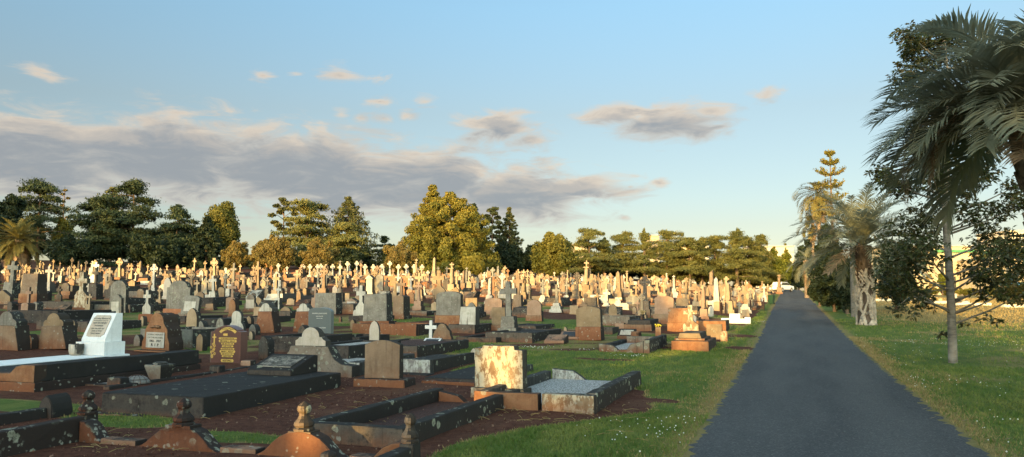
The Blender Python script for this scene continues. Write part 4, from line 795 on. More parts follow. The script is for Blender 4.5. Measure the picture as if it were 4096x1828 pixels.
for nm, kind, u, v, wp, hp, mt, lab, cat, op in MID:
    x, y, w, h = local_px(u, v, wp, hp); op = dict(op); face = op.pop('face', None); rip = op.pop('rip', 0); grey = op.pop('grey', 0)
    for k in ('pm', 'cm', 'tablet'):
        if k in op: op[k] = M[op[k]]
    if op.get('t', 1) is None: op.pop('t')
    ln = op.pop('lean', None) if kind == 'cross' else None
    rt = monument(nm, kind, x, y, w, h, M[mt], lab, cat, {W: 'crosses of the middle rows', HS: 'headstones of the middle rows', 'grave post': 'posts at grave corners'}.get(cat), rz=random.uniform(-.06, .06) + (.04 if x < -12 else 0), lean=ln, bevel=.012 if math.hypot(x, y) < 32 else 0, **op)
    hst = next((c for c in rt.children if c.name.split('.')[0] == 'headstone'), None)
    if face and hst:
        zs = [q[2] for q in hst.bound_box]; ys = [q[1] for q in hst.bound_box]; z0, z1 = min(zs), max(zs); y0 = min(ys); s = op.get('tilt', 0)
        MB().prism([(-w * .34, z0 + (z1 - z0) * .1), (w * .34, z0 + (z1 - z0) * .1), (w * .34, z0 + (z1 - z0) * .66), (-w * .34, z0 + (z1 - z0) * .66)], -.015 - abs(max(ys) - min(ys) - s * (z1 - z0)) / 2 - s * 0, -.002 - abs(max(ys) - min(ys) - s * (z1 - z0)) / 2, s).build('tablet', M[face], hst)
    if rip:
        p = MB().prism([(-w * .33, h * .10), (w * .33, h * .10), (w * .33, h * .5), (-w * .33, h * .5)], -.268, -.252).build('marble_panel', M['oldmarble'], rt, 0)
        text([('1855 - 1937', .075, h * .25), ('R  I  P', .10, h * .14)], 0, M['letter'], p, 0, -.27, 0, depth=.003, bold=True); text([('LOVING MEMORY', .06, h * .42), ('OF OUR MOTHER', .06, h * .34)], 0, M['greyletter'], p, 0, -.27, 0, depth=.002)
        b = MB().tube([(-.14, 0, 0), (-.05, -.01, .02), (.0, -.015, .0)], [.035, .03, .025], 8).tube([(.14, 0, 0), (.05, -.012, .02), (.0, -.02, .01)], [.035, .03, .025], 8)
        for k in range(4): b.tube([(-.02 + .012 * k, -.02, .035 - .016 * k), (.05 + .008 * k, -.03, .03 - .016 * k)], [.009, .007], 6)
        b.build('carved_hands', M['tan'], hst, loc=(0, -.262, h * .63), smooth=True)
    if grey:
        text([('WILFRED JOHN PLEWS', .052, h * .78), ('BORN 26.8.1910', .036, h * .69), ('DIED 4.3.1986', .036, h * .62), ('SHIRLEY JOAN PLEWS', .048, h * .3), ('AT REST', .036, h * .22)], 0, M['paleletter'], hst, 0, -max(.13, w * .2) / 2 - .004, 0, depth=.003, bold=True)
# row of large white ringed crosses
for u in (1212, 1239, 1270, 1283, 1305, 1331, 1360, 1391, 1428, 1460, 1493, 1527, 1560, 1593, 1626, 1657, 1688):
    big = 1.2 if u in (1391, 1428, 1560) else 1.; x, y, w, h = local_px(u, 1113 + random.uniform(-2, 2), 21, 56 * big)
    near = min(((abs(q - u), n) for q, n in ((1212, 'at its left end'), (1331, 'above the bright pale cross'), (1440, 'at the middle of the row'), (1560, 'above the tan cross stone'), (1690, 'at its right end by the obelisk'))))[1]
    monument('celtic_cross', 'celtic', x, y, w, h, M['marble'], 'white marble ringed cross in the long white row, ' + near, W, 'row of white ringed crosses', base=.2, bw=1.2, bevel=0)
# table tomb with flower vase
a = P(2607, 1327); w = px(116, a[2])
rt = empty('table_tomb', a[0] - w / 2, a[1], 'brown table tomb with black sides between the tan headstone and the lane', 'tomb', occ=1.2)
MB().box(-w / 2, w / 2, 0, 2.2, 0, .24, .01).build('base', M['brown'], rt, .015); MB().box(-w * .36, w / 2 - .06, .12, 2.0, .242, .40, .01).build('slab', M['black'], rt, .015); MB().box(-w / 2 - .3, -w / 2 + .05, -.02, .3, 0, .28, .01).build('corner_block', M['pink'], rt, .015)
q = P(2566, 1290, .3); rt = empty('flower_vase', q[0], q[1] + .2, 'dark vase with dry golden flowers on the brown table tomb', 'vase', z=H(q[0], q[1]) + .40, occ=0)
MB().lathe([(.05, 0), (.09, .06), (.07, .15), (.1, .2), (.08, .2)], 12).build('vase', M['dark'], rt)
b = MB()
for k in range(26): an = k * 2.4; l = random.uniform(.05, .13); b.tube([(0, 0, .18), (l * math.cos(an) * .6, l * math.sin(an) * .6, .26), (l * math.cos(an), l * math.sin(an), .30 + random.uniform(-.02, .06))], [.004, .006, .018], 5)
b.build('flowers', plain('dry golden petals', (.42, .30, .13), .8, .3), rt)
# gravel surround with tablet
a = P(2600, 1416); c = P(2420, 1398); w = a[0] - c[0]
rt = empty('grave_surround', a[0], a[1], 'broken concrete surround with gravel, a white tablet and a pot, beside the sunlit slab tomb', 'grave kerb', occ=1.3)
MB().box(-.17, 0, 0, 3.0, -.1, .36, .01).build('side_kerb', M['conc'], rt, .015, wob=.004); MB().box(-w, -w + .17, .1, 3., -.1, .2, .01).build('side_kerb', M['black'], rt, .015, wob=.004)
MB().prism([(-w, -.1), (-.172, -.1), (-.172, .33), (-w * .38, .24), (-w * .45, .1), (-w * .62, .08), (-w * .72, .2), (-w, .24)], .0, .16).build('front_kerb', M['conc'], rt, .012); MB().box(-w + .175, -.175, .165, 2.85, -.1, .1).build('gravel_bed', M['pebble'], rt); MB().box(-w + .175, -.175, 2.86, 3., -.1, .3).build('back_kerb', M['conc'], rt, .012)
q = P(2508, 1356); rt = monument('tablet_block', 'desk', q[0], q[1], px(70, q[2]), .32, M['dark'], 'dark sloping block with a white tablet inside the broken gravel surround', 'memorial', tablet=M['marble'])
q = P(2545, 1372); rt = empty('clay_pot', q[0], q[1], 'brown bowl shaped pot on the gravel of the broken surround', 'pot', z=H(q[0], q[1]) + .1, occ=0); MB().lathe([(.06, 0), (.13, .05), (.17, .14), (.15, .22), (.17, .25), (.14, .25), (.13, .2)], 14).build('pot', M['brown'], rt, smooth=True)
q = P(2632, 1346); rt = empty('yellow_flowers', q[0], q[1], 'bunch of yellow flowers at the corner of the broken gravel surround', 'flowers', z=H(q[0], q[1]) + .3, occ=0)
b = MB(); random.seed(3)
for k in range(14): x, y, z = random.gauss(0, .05), random.gauss(0, .04), random.uniform(.02, .1); b.lathe([(.01, z), (.03, z + .015), (.02, z + .03)], 6, x, y)
b.build('petals', plain('yellow petals', (.7, .55, .05), .7), rt); MB().lathe([(.02, -.2), (.03, -.1), (.04, .03)], 8).build('stems', M['deep'], rt)
monument('grave_post', 'block', *P(2634, 1352)[:2], .2, .36, M['brown'], 'square brown post at the head of the broken gravel surround', 'grave post', taper=.01)
# sunlit slab tomb by the lane
a = P(2837, 1408); c = P(2683, 1402); w = a[0] - c[0]
rt = empty('slab_tomb', a[0] - w / 2, a[1], 'sunlit orange slab tomb with a pale raised lid next to the lane verge', 'tomb', occ=1.3)
MB().box(-w / 2, w / 2, 0, 2.3, -.1, .27, .012).build('base', M['orange'], rt, .015, wob=.003); MB().box(-w * .44, w * .36, .3, 2.0, .272, .33, .0).build('step', M['orange'], rt, .012); MB().box(-w * .36, w * .27, .36, 1.9, .332, .47, .05).build('lid', M['tan'], rt, .015)
# pipe rail
a, c = P(50, 1252), P(150, 1258); dx, dy = c[0] - a[0], c[1] - a[1]
rt = empty('pipe_rail', a[0], a[1], 'iron pipe rail between two round headed stone posts at the left edge', 'railing', occ=1.)
for t_, mt in ((0, 'dark'), (1, 'grey')): MB().prism([(x + dx * t_, z) for x, z in top_profile('round', .26, .46)], dy * t_ - .14, dy * t_ + .14).build('post', M[mt], rt, .015)
MB().tube([(-1.2, 0, .33), (dx - .13, dy, .33)], .025, 8).build('rail', M['iron'], rt)
# low iron fences with rails and pickets, and the post and rail fence
def fence(u0, u1, v, hh, lab, pick=True, n=None):
    a, c = P(u0, v), P(u1, v); L = math.hypot(c[0] - a[0], c[1] - a[1]); an = 0.; dp = px(1, a[2]); Lx = (u1 - u0) * dp * 1.03
    rt = empty('iron_fence', a[0], a[1], lab, 'fence', 'iron grave fences', an, occ=0)
    h = hh * dp; r = MB()
    for z in (h * .18, h * .82): r.tube([(0, 0, z), (Lx, 0, z)], .012, 5).tube([(0, 1.6, z), (Lx, 1.6, z)], .012, 5).tube([(0, 0, z), (0, 1.6, z)], .012, 5).tube([(Lx, 0, z), (Lx, 1.6, z)], .012, 5)
    if pick:
        k = int(Lx / .13)
        for yy in (0, 1.6):
            for i in range(k + 1): x = Lx * i / k; r.tube([(x, yy, 0), (x, yy, h * .97), (x, yy, h * 1.08)], [.009, .009, .002], 4)
        for i in range(1, 12): r.tube([(0, 1.6 * i / 12, 0), (0, 1.6 * i / 12, h)], .009, 4).tube([(Lx, 1.6 * i / 12, 0), (Lx, 1.6 * i / 12, h)], .009, 4)
    r.build('railing', M['iron'], rt)
    for x in (0, Lx):
        for yy in (0, 1.6): MB().tube([(x, yy, 0), (x, yy, h * 1.15)], .022, 6).lathe([(.01, h * 1.15), (.035, h * 1.18), (.02, h * 1.24)], 8, x, yy).build('fence_post', M['iron'], rt)
fence(1680, 1752, 1232, 42, 'black iron picket fence below the tall tan shouldered cross')
fence(2880, 2900, 1256, 46, 'narrow rusty iron fence left of the cross on white steps'); fence(3000, 3050, 1240, 40, 'rusty iron fence on the sunlit verge left of the bin'); fence(2700, 2760, 1190, 22, 'low rusty iron fence in the right middle rows'); fence(1365, 1440, 1172, 26, 'rusty iron picket fence below the white ringed crosses'); fence(20, 110, 1120, 30, 'iron picket fence behind the leaning cross at far left'); fence(2868, 2910, 1198, 26, 'iron fence behind the sunlit column')
a = P(1120, 1196)
rt = empty('post_rail_fence', a[0], a[1], 'square stone posts joined by dark iron rails in front of the pointed marble slab', 'fence', occ=0); d = px(1, a[2])
xs = [-60 * d, 8 * d, 62 * d, 120 * d]
for x in xs: MB().prism([(x - 9 * d, 0), (x + 9 * d, 0), (x + 8 * d, 38 * d), (x, 44 * d), (x - 8 * d, 38 * d)], -.12, .12).build('post', M['tan'], rt)
MB().tube([(xs[0] - 1.8, 0, 30 * d), (xs[-1], 0, 30 * d)], .02, 6).tube([(xs[0] - 1.8, 0, 12 * d), (xs[-1], 0, 12 * d)], .02, 6).build('rail', M['iron'], rt)
random.seed(21)
# ------------------------------------------------------------------ the crowded far rows: one mesh per thing, shared shapes
def merged(parts, mats):
    mb = MB()
    for p in parts:
        i = mats.index(p[2]); mb.add(p[1].v, p[1].f, i)
    return mb
FAR = {}
SHADE = {'cream': 'cream', 'tan': 'tan', 'grey': 'grey', 'oldmarble': 'white', 'brown': 'brown', 'pink': 'pinkish', 'orange': 'orange', 'marble': 'bright white', 'dark': 'blackened', 'red': 'red', 'conc': 'grey', 'black': 'black'}
def far_mesh(key, parts):
    mats = []
    for p in parts:
        if p[2] not in mats: mats.append(p[2])
    mb = merged(parts, mats); me = bpy.data.meshes.new(key[0]); me.from_pydata(mb.v, [], mb.f); me.polygons.foreach_set('material_index', mb.mi)
    for m_ in mats: me.materials.append(m_)
    FAR[key] = me
KINDS = {   # name: (label word, category, weight, builder(material))
 'latin_cross': ('plain cross', 'cross', 26, [lambda m: MON['cross'](.55, 1.5, m, base=.3, bw=1.15), lambda m: MON['cross'](.5, 1.15, m, base=.22, bw=1.1), lambda m: MON['cross'](.62, 1.95, m, base=.4, bw=1.2), lambda m: MON['cross'](.5, 1.7, m, base=.5, bw=1.3)]),
 'ringed_cross': ('ringed cross', 'cross', 15, [lambda m: MON['celtic'](.55, 1.6, m), lambda m: MON['celtic'](.6, 2.05, m, base=.34, bw=1.3), lambda m: MON['celtic'](.5, 1.3, m, base=.2)]),
 'cross_stone': ('shouldered cross stone', 'cross', 8, [lambda m: MON['crosshead'](.6, 1.45, m), lambda m: MON['pedestal_cross'](.6, 1.8, m, ped=.5)]),
 'rounded_headstone': ('round topped stone', 'headstone', 15, [lambda m: MON['headstone'](.62, .95, m, top='round'), lambda m: MON['headstone'](.75, .85, m, top='segment', plinth=.25), lambda m: MON['headstone'](.6, 1.15, m, top='ogee')]),
 'pointed_headstone': ('pointed stone', 'headstone', 6, [lambda m: MON['headstone'](.58, 1.25, m, top='gothic'), lambda m: MON['headstone'](.6, .8, m, top='peak', plinth=.2)]),
 'square_headstone': ('square stone', 'headstone', 9, [lambda m: MON['headstone'](.7, .75, m, top='flat', plinth=.3), lambda m: MON['headstone'](.8, .6, m, top='shoulder', plinth=.2), lambda m: MON['block'](.9, .7, m, plinth=.35)]),
 'pillar_monument': ('pillar topped with a cross', 'monument', 5, [lambda m: MON['column'](.7, 2.4, m, cross=True), lambda m: MON['column'](.8, 1.9, m, cross=True, base=.5)]),
 'obelisk': ('obelisk', 'obelisk', 3, [lambda m: MON['obelisk'](.7, 2.2, m), lambda m: MON['obelisk'](.8, 2.0, m, base=.45)]),
 'broken_column': ('broken column', 'monument', 2, [lambda m: MON['column'](.7, 1.9, m), lambda m: MON['column'](.75, 1.5, m, base=.5)]),
 'praying_statue': ('small statue', 'statue', 2, [lambda m: MON['statue'](.6, 1.7, m)]),
 'grave_post': ('small pointed post', 'grave post', 5, [lambda m: MON['lancet'](.24, .48, m), lambda m: MON['lancet'](.2, .4, m)]),
 'low_grave': ('low kerbed grave', 'grave', 58, [lambda m: [('k', p[1], m) for p in kerbset(1.1, 1.9, .28, .13)] + [('f', MB().box(-.41, .41, .14, 1.76, 0, .2), M['conc'])], lambda m: MON['block'](1.0, .42, m, d=1.8, taper=.06, plinth=.5, pw=1.12), lambda m: MON['desk'](.7, .5, m)]),
}
PAL = ['cream'] * 8 + ['tan'] * 8 + ['grey'] * 4 + ['oldmarble'] * 2 + ['brown'] * 7 + ['pink'] * 2 + ['orange'] * 2 + ['marble'] * 2 + ['dark']
MARKS = [(0, 130, 'before the palm at the left edge'), (130, 290, 'left of the tall cedars'), (290, 480, 'before the tall left cedars'), (480, 660, 'right of the tall cedars'), (660, 800, 'before the dark drooping conifer'), (800, 900, 'left of the clipped bushes'), (900, 1010, 'before the first clipped bush'), (1010, 1180, 'before the twin clipped bush'),
         (1180, 1370, 'before the reddish clipped bush'), (1370, 1520, 'left of the great central conifer'), (1520, 1680, 'before the rounded green bush'), (1680, 1830, 'before the great central conifer'), (1830, 1930, 'right of the great central conifer'), (1930, 2010, 'before the bare trunked pine'), (2010, 2130, 'before the slim blue conifer'), (2130, 2310, 'before the round broadleaf tree'),
         (2310, 2440, 'before the first row cedars'), (2440, 2580, 'left of the cedar row middle'), (2580, 2720, 'at the cedar row middle'), (2720, 2850, 'right of the cedar row middle'), (2850, 2960, 'before the last row cedars'), (2960, 3200, 'near the far end of the lane')]
names = list(KINDS); wts = [KINDS[k][2] for k in names]
cand = []
for u_, v_, r_ in ((2520, 1380, 1.7), (1500, 1345, 1.7), (1495, 1300, 1.2), (2560, 1400, 1.6), (2480, 1400, 1.5), (1724, 1375, 1.3), (1724, 1400, 1.3), (2760, 1395, 1.6), (2550, 1325, 1.5), (2880, 1325, 1.3), (2940, 1290, 1.4), (1230, 1400, 1.2), (1283, 1355, 1.1), (650, 1404, 1.2), (2040, 1350, 1.4), (2360, 1365, 1.2), (2250, 1372, 1.4)):
    q_ = P(u_, v_); OCC.append((q_[0], q_[1], r_))
rowy = 17.
while rowy < 122:
    xx = -2.4 + random.uniform(-.3, .3)
    while xx > -105:
        x, y = xx + random.gauss(0, .12), rowy + random.gauss(0, .16)
        xx -= random.uniform(1.1, 1.65) if rowy > 38 else random.uniform(.8, 1.5)
        r = math.hypot(x, y); az = math.degrees(math.atan2(x, y)); rf = np.interp(az, [-60, -50, -40, -28, -18, -10, -3, 0], [94, 94, 92, 92, 103, 111, 118, 118])
        if r > rf or r < 17 or az < -56: continue
        pr = project(x, y, H(x, y) + .5)
        if not pr or pr[0] < -40 or pr[0] > 3180: continue
        if r < 36 and float(soil(x, y)) < .3: continue
        if any((x - a) ** 2 + (y - b) ** 2 < (c + (.35 if r > 38 else .2)) ** 2 for a, b, c in OCC): continue
        if random.random() > (.84 if r > 45 else .8): continue
        cand.append((x, y, r, pr))
    rowy += random.uniform(2.0, 2.45) if rowy > 40 else 2.35
FARL = []
random.shuffle(cand)
cnt = {}
for x, y, r, pr in cand:
    k = random.choices(names, wts)[0]
    if r < 34: k = random.choices(['low_grave', 'rounded_headstone', 'square_headstone', 'cross_stone', 'grave_post'], [62, 9, 10, 4, 22])[0]
    if r < 25: k = random.choice(['low_grave', 'low_grave', 'grave_post'])
    if cnt.get(k, 0) >= 290: k = 'pointed_headstone' if cnt.get('pointed_headstone', 0) < 200 else 'rounded_headstone'
    cnt[k] = cnt.get(k, 0) + 1
    mk = random.choice(PAL)
    if k == 'low_grave': mk = random.choice(['conc', 'dark', 'dark', 'brown', 'orange', 'tan', 'conc', 'dark', 'red', 'oldmarble'] if r > 42 else ['dark', 'black', 'conc', 'dark', 'red', 'brown'])
    vi = random.randrange(len(KINDS[k][3])) if r > 27 else 0; key = (k, mk, vi)
    if key not in FAR: far_mesh(key, KINDS[k][3][vi](M[mk]))
    o = bpy.data.objects.new(k, FAR[key]); COL.objects.link(o); s = random.uniform(.6, .98) * (.8 if r < 45 and k != 'low_grave' else 1) * (1.2 if k == 'low_grave' else .84 if r > 60 else .95)
    o.location = (x, y, H(x, y) - .02); o.scale = (s, s, s * random.uniform(.92, 1.1)); o.rotation_euler = (random.gauss(0, .018), random.gauss(0, .022), random.gauss(0, .06))
    row = 'farthest rows' if r > 74 else 'far rows' if r > 56 else 'middle rows' if r > 38 else 'nearer rows'
    place = next((t_ for a, b, t_ in MARKS if a <= pr[0] < b), 'near the far end of the lane' if pr[0] > 2000 else 'at the left edge')
    shade = SHADE.get(mk, 'grey' if mk == 'conc' else mk)
    size = ('tall' if o.dimensions.z * 1 > 1.7 else 'low' if o.dimensions.z < .75 and k != 'low_grave' else 'mid sized') if k not in ('low_grave', 'praying_statue', 'grave_post') else ''
    o['category'] = KINDS[k][1]; o['group'] = KINDS[k][0] + 's of the far rows'
    FARL.append([o, ' '.join(q for q in (size, shade, KINDS[k][0]) if q) + ', ' + row + ' ' + place, pr[0], r, size])
    # a kerbed bed behind most of the stones
by = {}
for e in FARL: by.setdefault(e[1], []).append(e)
for lab, es in by.items():
    es.sort(key=lambda e: e[2]); n = len(es)
    for i, e in enumerate(es):
        w = '' if n == 1 else (('left', 'right')[i] + ' of two: ' if n == 2 else ('leftmost of three: ', 'middle of three: ', 'rightmost of three: ')[i] if n == 3 else ('leftmost ' if i == 0 else 'rightmost ' if i == n - 1 else 'one of the inner '))
        q = w + lab
        if len(q.split()) > 16 and e[4]: q = w + lab[len(e[4]) + 1:]
        if len(q.split()) > 16: q = q.replace('leftmost of three: ', 'leftmost ').replace('rightmost of three: ', 'rightmost ').replace('middle of three: ', 'middle ')
        if len(q.split()) > 16: q = q.replace(' rows', '')
        if len(q.split()) > 16: q = q.replace('pillar topped with a cross', 'pillar with cross')
        e[0]['label'] = q
# ------------------------------------------------------------------ trees
K = 4096 / 2576
SUNEL, SUNAZ = R(8.), R(5.)
ST = np.array([math.sin(SUNAZ) * math.cos(SUNEL), math.cos(SUNAZ) * math.cos(SUNEL), -math.sin(SUNEL)])   # the way sunlight travels
def rnd_dir(n):
    v = RNG.normal(size=(n, 3)); return v / np.linalg.norm(v, axis=1)[:, None]
def leafcloud(pts, size, flat=0., aspect=.5, out=.9):
    n = len(pts); a = rnd_dir(n); nn = rnd_dir(n); o = pts * (1, 1, 0); nn = nn + out * o / (np.linalg.norm(o, axis=1)[:, None] + .3); nn[:, 2] += flat * 3; nn /= np.linalg.norm(nn, axis=1)[:, None]
    a = a - nn * (a * nn).sum(1)[:, None]; a /= np.linalg.norm(a, axis=1)[:, None] + 1e-9; b = np.cross(nn, a)
    s = (size * RNG.uniform(.6, 1.35, n))[:, None]; v = np.empty((n, 4, 3))
    v[:, 0] = pts - a * s; v[:, 1] = pts + b * s * aspect + a * s * .1; v[:, 2] = pts + a * s; v[:, 3] = pts - b * s * aspect + a * s * .1
    return v.reshape(-1, 3), np.arange(n * 4).reshape(-1, 4)
def clumps(c, rad, n, squash=1.):
    """n leaf points in soft balls round the centres, denser at the skin"""
    c = np.asarray(c, float); i = RNG.integers(0, len(c), n); rr = np.asarray(rad, float) * np.ones(len(c))
    d = rnd_dir(n) * (RNG.random(n) ** .45)[:, None]; d[:, 2] *= squash; return c[i] + d * rr[i][:, None]
def tree(name, u, depth, top, lab, cat='tree', group=None, xy=None):
    x, y = PD(u * K, depth) if xy is None else xy; z = H(x, y); h = ZV(top * K, depth) - z if xy is None else top
    return empty(name, x, y, lab, cat, group, occ=0), h
def crown(rt, pts, size, mat, flat=0., aspect=.5, name='crown'):
    v, q = leafcloud(pts, size, flat, aspect); return npmesh(name, v, q, mat, rt)
def trunk(rt, h, r0, mat, bend=.02, limbs=(), top=.25):
    mb = MB(); n = 6; bx, by = random.uniform(-bend, bend) * h, random.uniform(-bend, bend) * h
    pt = [(bx * math.sin(i / n * 3), by * math.sin(i / n * 2.4), h * i / n) for i in range(n + 1)]
    mb.tube([(0, 0, -.3)] + pt, [r0 * 1.5] + [r0 * (1.15 - (1.15 - top) * i / n) for i in range(n + 1)], 9)
    for a, b, r in limbs: mb.tube([a, tuple((a[i] + b[i]) / 2 + (0, 0, .06 * h)[i] * .5 for i in range(3)), b], [r, r * .7, r * .3], 5)
    return mb.build('trunk', mat, rt, smooth=True)
def blob(name, u, depth, top, hw, mat, lab, cat='tree', group=None, n=7000, leaf=.26, z0=.22, k=30, bark='bark', shape='egg', cr=.34, xy=None, rx=None, hole=None):
    if xy is None: n = int(n * 1.6); leaf *= .76
    rt, h = tree(name, u, depth, top, lab, cat, group, xy); rx = rx or px(hw * K, depth); c = []; ra = []
    zb = h * z0; hz = (h - zb) / 2; zc = zb + hz
    while len(c) < k:
        d = rnd_dir(1)[0]; f = random.uniform(.45, .92); p = d * f
        wz = 1. if shape != 'cone' else max(.12, .5 - p[2] * .52) * 1.5
        if shape == 'dome': wz = 1.05 if p[2] < .1 else 1
        c.append((p[0] * rx * wz, p[1] * rx * wz, zc + p[2] * hz)); ra.append(cr * min(rx, hz) * random.uniform(.6, 1.25) * (1 if shape != 'cone' else max(.35, wz)))
    pts = clumps(c, ra, n); q = rnd_dir(n // 4) * (RNG.random(n // 4) ** .4)[:, None] * .72
    if shape == 'cone': q[:, :2] *= np.maximum(.12, .5 - q[:, 2] * .52)[:, None] * 1.5
    pts = np.concatenate([pts, q * (rx, rx, hz) + (0, 0, zc)])
    pts = pts[pts[:, 2] > max(.1, zb * .7)]
    if hole is not None:
        wp = pts + np.array(rt.location); keep = np.ones(len(pts), bool)
        for hp, hr in hole:
            dv = wp - np.array(hp); al = dv @ ST; keep &= np.linalg.norm(dv - al[:, None] * ST, axis=1) > hr
        pts = pts[keep]
    crown(rt, pts, leaf, mat)
    limbs = [((0, 0, h * random.uniform(.2, .5)), tuple(np.array(c[i]) * .8 + np.array((0, 0, .1 * h))), h * .016) for i in range(0, min(k, 10), 1)] if z0 > .1 else []
    if hole is None: trunk(rt, h * .8, max(.1, h * .026), M[bark], limbs=limbs)
    else: MB().tube([(0, 0, -.5), (0, 0, h * .5)], [.3, .2], 8).build('trunk', M[bark], rt)
    return rt
def cedar(name, u, depth, top, hw, mat, lab, group=None, n=9000, leaf=.24, z0=.2, tiers=9, flat_top=True, droop=.06, trunkr=.022, lean=0., bark='bark'):
    rt, h = tree(name, u, depth, top, lab, 'tree', group); n = int(n * 1.4); leaf *= .8; rx = px(hw * K * 1.22, depth); pts = []; limbs = []; per = n // (tiers * 4)
    for i in range(tiers):
        f = i / (tiers - 1); z = h * (z0 + (.97 - z0) * f)
        w = rx * ((1. - .42 * f ** 2.2) if flat_top else (1.05 - .9 * f)) * random.uniform(.8, 1.1)
        nb = random.randint(3, 5) if f < .75 else random.randint(2, 3)
        for b in range(nb):
            an = b * 6.283 / nb + random.uniform(-.5, .5) + i; L = w * random.uniform(.55, 1.08); m = int(per * random.uniform(.7, 1.3)); dz = random.uniform(-.075, .08) * h
            t = RNG.random(m) ** .7; sp = RNG.normal(0, .19, m) * L * (.45 + .75 * np.sin(t * 2.6)); th = RNG.normal(0, .019, m) * h - .02 * h * RNG.random(m) ** 2 * (1 - t)
            x = np.cos(an) * L * t - np.sin(an) * sp; y = np.sin(an) * L * t + np.cos(an) * sp
            tuft = .05 * h * .3 * np.sin(t * 13 + an * 3) * np.cos(sp * 5)
            pts.append(np.stack([x, y, z + dz + th + tuft - droop * h * t ** 2 * .6], 1)); limbs.append(((0, 0, z - .03 * h), (math.cos(an) * L * .75, math.sin(an) * L * .75, z + dz - droop * h * .3), h * .010))
    m = n // 12; pts.append(np.stack([RNG.normal(0, rx * .10, m), RNG.normal(0, rx * .10, m), h * (.86 + .15 * RNG.random(m))], 1))
    crown(rt, np.concatenate(pts), leaf, mat, .12, .36); trunk(rt, h * .98, max(.12, h * trunkr), M[bark], limbs=limbs[::2], top=.15); return rt
def bunya(name, u, depth, top, hw, mat, lab, n=14000, leaf=.22, z0=.18, group=None, shape=1., loose=0., trunkr=.024, ball=.13):
    """conifer of long arms ending in dense tufts"""
    rt, h = tree(name, u, depth, top, lab, 'tree', group); n = int(n * 1.5); leaf *= .78; rx = px(hw * K * 1.18, depth); c = []; ra = []; limbs = []
    tiers = 15
    for i in range(tiers):
        f = i / (tiers - 1); z = h * (z0 + (1 - z0) * f * .97); w = rx * max(.07, (1 - f ** (1.5 * shape)) * .98 + .02)
        nb = max(4, int(12 * (1 - f * .6)))
        for b in range(nb):
            an = b * 6.283 / nb + i * 1.3 + random.uniform(-.25, .25); L = w * random.uniform(.72, 1.06)
            for s in (1., .72, .45):
                c.append((math.cos(an) * L * s, math.sin(an) * L * s, z - .05 * h * s * (1 - f) + random.uniform(-.02, .03) * h)); ra.append(rx * ball * random.uniform(.7, 1.25) * (1 - .45 * f))
            if b % 3 == 0: limbs.append(((0, 0, z), (math.cos(an) * L * .8, math.sin(an) * L * .8, z - .03 * h), h * .007))
    crown(rt, clumps(c, ra, n, .8), leaf, mat, .1, .45); trunk(rt, h * .97, h * trunkr, M['bark'], limbs=limbs, top=.15, bend=.0); return rt
def tufted(name, u, depth, top, hw, mat, lab, z0=.5, k=20, n=3500, leaf=.22, squash=.5, trunkr=.016, bark='bark'):
    """tall bare stem with separate needle clouds"""
    rt, h = tree(name, u, depth, top, lab, 'tree'); rx = px(hw * K, depth); c = []; limbs = []
    for i in range(k):
        f = i / (k - 1); z = h * (z0 + (1 - z0) * f); an = i * 2.4; w = rx * math.sin(math.pi * min(1, .22 + .7 * f)) * random.uniform(.5, 1.05)
        p = (math.cos(an) * w, math.sin(an) * w, z); c.append(p); limbs.append(((0, 0, z - .05 * h), p, h * .006))
    crown(rt, clumps(c, rx * .34, n, squash), leaf, mat, .3); trunk(rt, h * .97, h * trunkr, M[bark], limbs=limbs, top=.3, bend=.01); return rt
# ---- palms
def frond(el, L, nl, ll, lw, droop, mat, name='frond', vee=.45, seed=0):
    """one feather frond leaving the crown along +X at elevation el; gravity already applied"""
    rg = random.Random(seed); s0 = .2; n = 22; p = np.zeros(3); pts = []; a = el
    for i in range(n + 1):
        pts.append(p.copy()); f = i / n; a = el - droop * f ** 1.25; p = p + np.array((math.cos(a), 0, math.sin(a))) * L / n
    pts = np.array(pts); vs = []; fs = []
    for i in range(n):
        w = .028 * L * .5 * (1 - .85 * i / n); w2 = .028 * L * .5 * (1 - .85 * (i + 1) / n); o = len(vs)
        vs += [pts[i] + (0, -w, 0), pts[i] + (0, w, 0), pts[i + 1] + (0, w2, 0), pts[i + 1] + (0, -w2, 0)]; fs.append((o, o + 1, o + 2, o + 3))
    for k in range(nl):
        f = s0 + (1 - s0) * k / (nl - 1); q = f * n; i = min(int(q), n - 1); b = pts[i] + (pts[i + 1] - pts[i]) * (q - i); tg = pts[i + 1] - pts[i]; tg = tg / np.linalg.norm(tg); nr = np.array((-tg[2], 0, tg[0]))
        l = ll * (.45 + .55 * math.sin(math.pi * min(1, .15 + .85 * (f - s0) / (1 - s0)) ** .8)) * rg.uniform(.82, 1.1)
        for sd in (-1, 1):
            d = np.array((0, sd, 0)) * .8 + tg * (.55 + .5 * f) + nr * (vee + rg.uniform(-.22, .22)); d += np.array([rg.uniform(-.1, .1) for _ in range(3)]); d /= np.linalg.norm(d)
            wv_ = np.cross(d, nr); wv_ /= np.linalg.norm(wv_) + 1e-9; m1 = b + d * l * .5 - np.array((0, 0, .05 * l)); m2 = b + d * l * .96 - np.array((0, 0, .26 * l)); o = len(vs)
            vs += [b - wv_ * lw * .3, b + wv_ * lw * .3, m1 + wv_ * lw * .5, m1 - wv_ * lw * .5, m2 + wv_ * lw * .06, m2 - wv_ * lw * .06]; fs += [(o, o + 1, o + 2, o + 3), (o + 3, o + 2, o + 4, o + 5)]
    return npmesh(name, vs, fs, mat)
